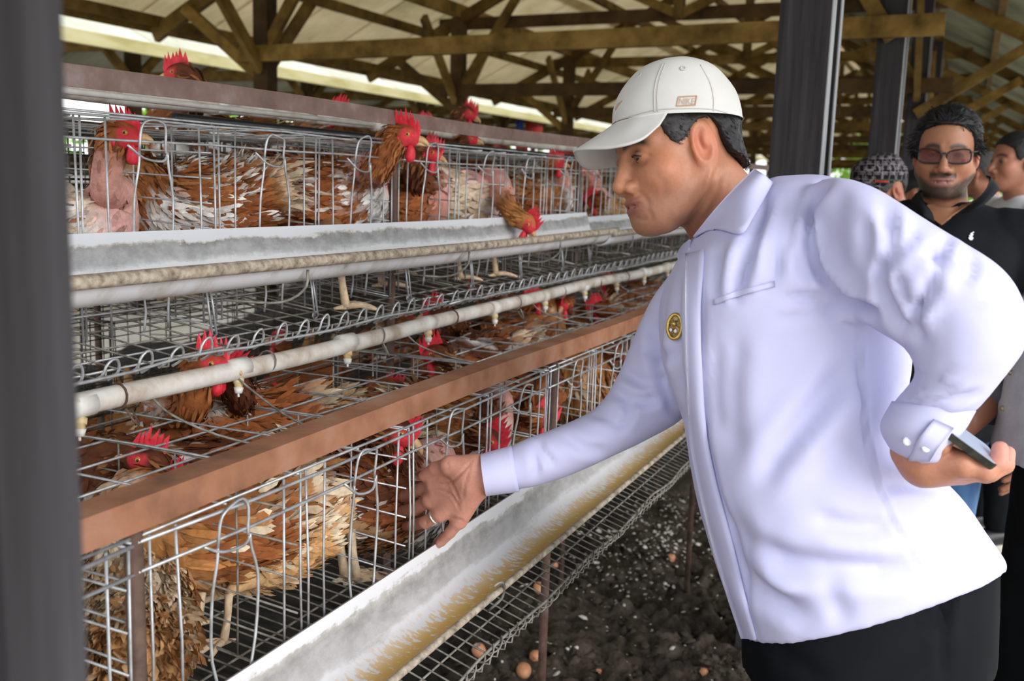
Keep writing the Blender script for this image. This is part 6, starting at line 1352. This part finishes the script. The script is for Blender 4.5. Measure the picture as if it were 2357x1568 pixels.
# ================================================================ LITTER ON THE DIRT
MT['egg'] = pm('brown_egg', [(.35, (.46, .20, .10)), (.65, (.55, .26, .14))], 20, .45, 0, .35)
MT['shell_in'] = pm('egg_membrane', [(.35, (.62, .52, .42)), (.65, (.72, .66, .58))], 30, .6)
MT['chalk'] = pm('chalky_fragments', [(.35, (.36, .34, .29)), (.65, (.68, .66, .60))], 60, .8, bump=.3, bscale=120)
def egg(px, py, label, r=.0215, tilt=.9, broken=0., ax=0.):
    g = on_ground(px, py); n = 20; k = 14; V = []; rg_ = random.Random(int(px))
    hi = math.pi * (1 - broken)
    for i in range(k + 1):
        th = hi * i / k; 
        for j in range(n):
            a = 2 * math.pi * j / n; tj = min(th + (rg_.uniform(-.2, .2) if broken and i == k else 0), math.pi); rr = r * math.sin(tj) * (1 - .09 * math.cos(tj)); V.append((rr * math.cos(a), rr * math.sin(a), -r * 1.28 * math.cos(tj)))
    V = np.array(V); ca, sa = math.cos(tilt), math.sin(tilt); V = V @ np.array([[ca, 0, -sa], [0, 1, 0], [sa, 0, ca]]); cb, sb = math.cos(ax), math.sin(ax); V = V @ np.array([[cb, sb, 0], [-sb, cb, 0], [0, 0, 1]])
    c = g + (0, 0, -V[:, 2].min() - .004); F = [(i * n + j, i * n + (j + 1) % n, (i + 1) * n + (j + 1) % n, (i + 1) * n + j) for i in range(k) for j in range(n)]
    if broken:
        e = empty('broken_egg', c, label, 'egg', None); mesh_obj('shell', V + c, F, MT['egg'], e, True); mesh_obj('membrane', V * .95 + c, [q[::-1] for q in F], MT['shell_in'], e, True)
    else: tag(mesh_obj('egg', V + c, F, MT['egg'], None, True, origin=c), label, 'egg')
egg(1205, 1558, 'whole brown egg on the dirt at the bottom, below the tray', .023, 1.5, 0, .4)
egg(1102, 1512, 'pale eggshell with a dark hole under the egg tray, left of the whole egg', .021, .6, .3, 2.)
egg(1240, 1364, 'cracked brown egg beside the leg rod, above the whole egg', .020, 1.2, .22, .5)
egg(1275, 1306, 'brown eggshell under the middle of the egg tray', .015, .9, .45, 1.2)
egg(1233, 1522, 'crumpled broken eggshell right above the whole egg', .021, 2.2, .5, .3)
egg(1542, 1292, 'broken brown eggshell among the white fragments near the far rod', .018, 2.2, .5, 1.9)
egg(1618, 1552, 'broken eggshell at the bottom near the trousers', .016, 2.4, .6, .9)
egg(1375, 1555, 'small broken eggshell at the bottom centre', .012, 2.0, .5, 2.6)
rf = random.Random(17); m = MB()
def flake(m, c, r, up=.25):
    n = rf.randint(5, 7); a0 = rf.uniform(0, 6.28); tl = np.array([rf.uniform(-.5, .5), rf.uniform(-.5, .5)])
    ring = []
    for j in range(n): a = a0 + j * 2 * math.pi / n; q = r * rf.uniform(.6, 1.2); d = np.array([q * math.cos(a), q * math.sin(a)]); ring.append(c + np.array([d[0], d[1], d @ tl]))
    top = c + np.array([0, 0, r * rf.uniform(.25, .8)]); m.add(ring + [top], [(j, (j + 1) % n, n) for j in range(n)])
cl = [(1440, 1250, 70), (1500, 1300, 60), (1530, 1180, 60), (1420, 1330, 60), (1560, 1230, 50), (1480, 1220, 60)]
for i in range(800):
    if i < 620: cx_, cy_, sg_ = rf.choice(cl); x, y = rf.gauss(cx_, sg_), rf.gauss(cy_, sg_ * .7)
    else: x, y = rf.uniform(1050, 1690), rf.uniform(1150, 1580)
    if not (1000 < x < 1740 and 1110 < y < 1620): continue
    g = on_ground(x, y); r = abs(rf.gauss(.0042, .0026)) + .0015; flake(m, g + (0, 0, r * .3), r)
o = m.build('eggshell_litter', MT['chalk'], None); tag(o, 'chalky white shell fragments scattered over the dark dirt', 'litter', kind='stuff')
m = MB()
for i in range(1500):
    x, y = rf.uniform(1040, 1720), rf.uniform(1130, 1600)
    g = on_ground(x, y); r = abs(rf.gauss(.008, .005)) + .003
    flake(m, g + (0, 0, -.001), r)
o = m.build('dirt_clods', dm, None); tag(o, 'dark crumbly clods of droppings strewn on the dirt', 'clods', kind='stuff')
rng = np.random.default_rng(31)
for i, (x, y) in enumerate([(1195, 1355), (1330, 1420), (1560, 1155), (1290, 1480), (1610, 1200), (1600, 1480)]):
    g = on_ground(x, y) + (0, 0, .006); a = rng.random() * 6.28; d = np.array([[math.cos(a), math.sin(a), .1]])
    v, f, c = feather_mesh(g[None], np.array([[0, 0, 1.]]), d, np.array([.05]), np.array([.016]), .1, rng, np.array([[.70, .66, .62]])); o = mesh_obj('feather', v, f, MT['plume'], None, True, origin=g, col=c)
    tag(o, 'single pale feather lying on the dark dirt, %s from the left' % ordn[[0, 2, 3, 1, 5, 4][i]], 'feather', 'pale feathers on the dirt')
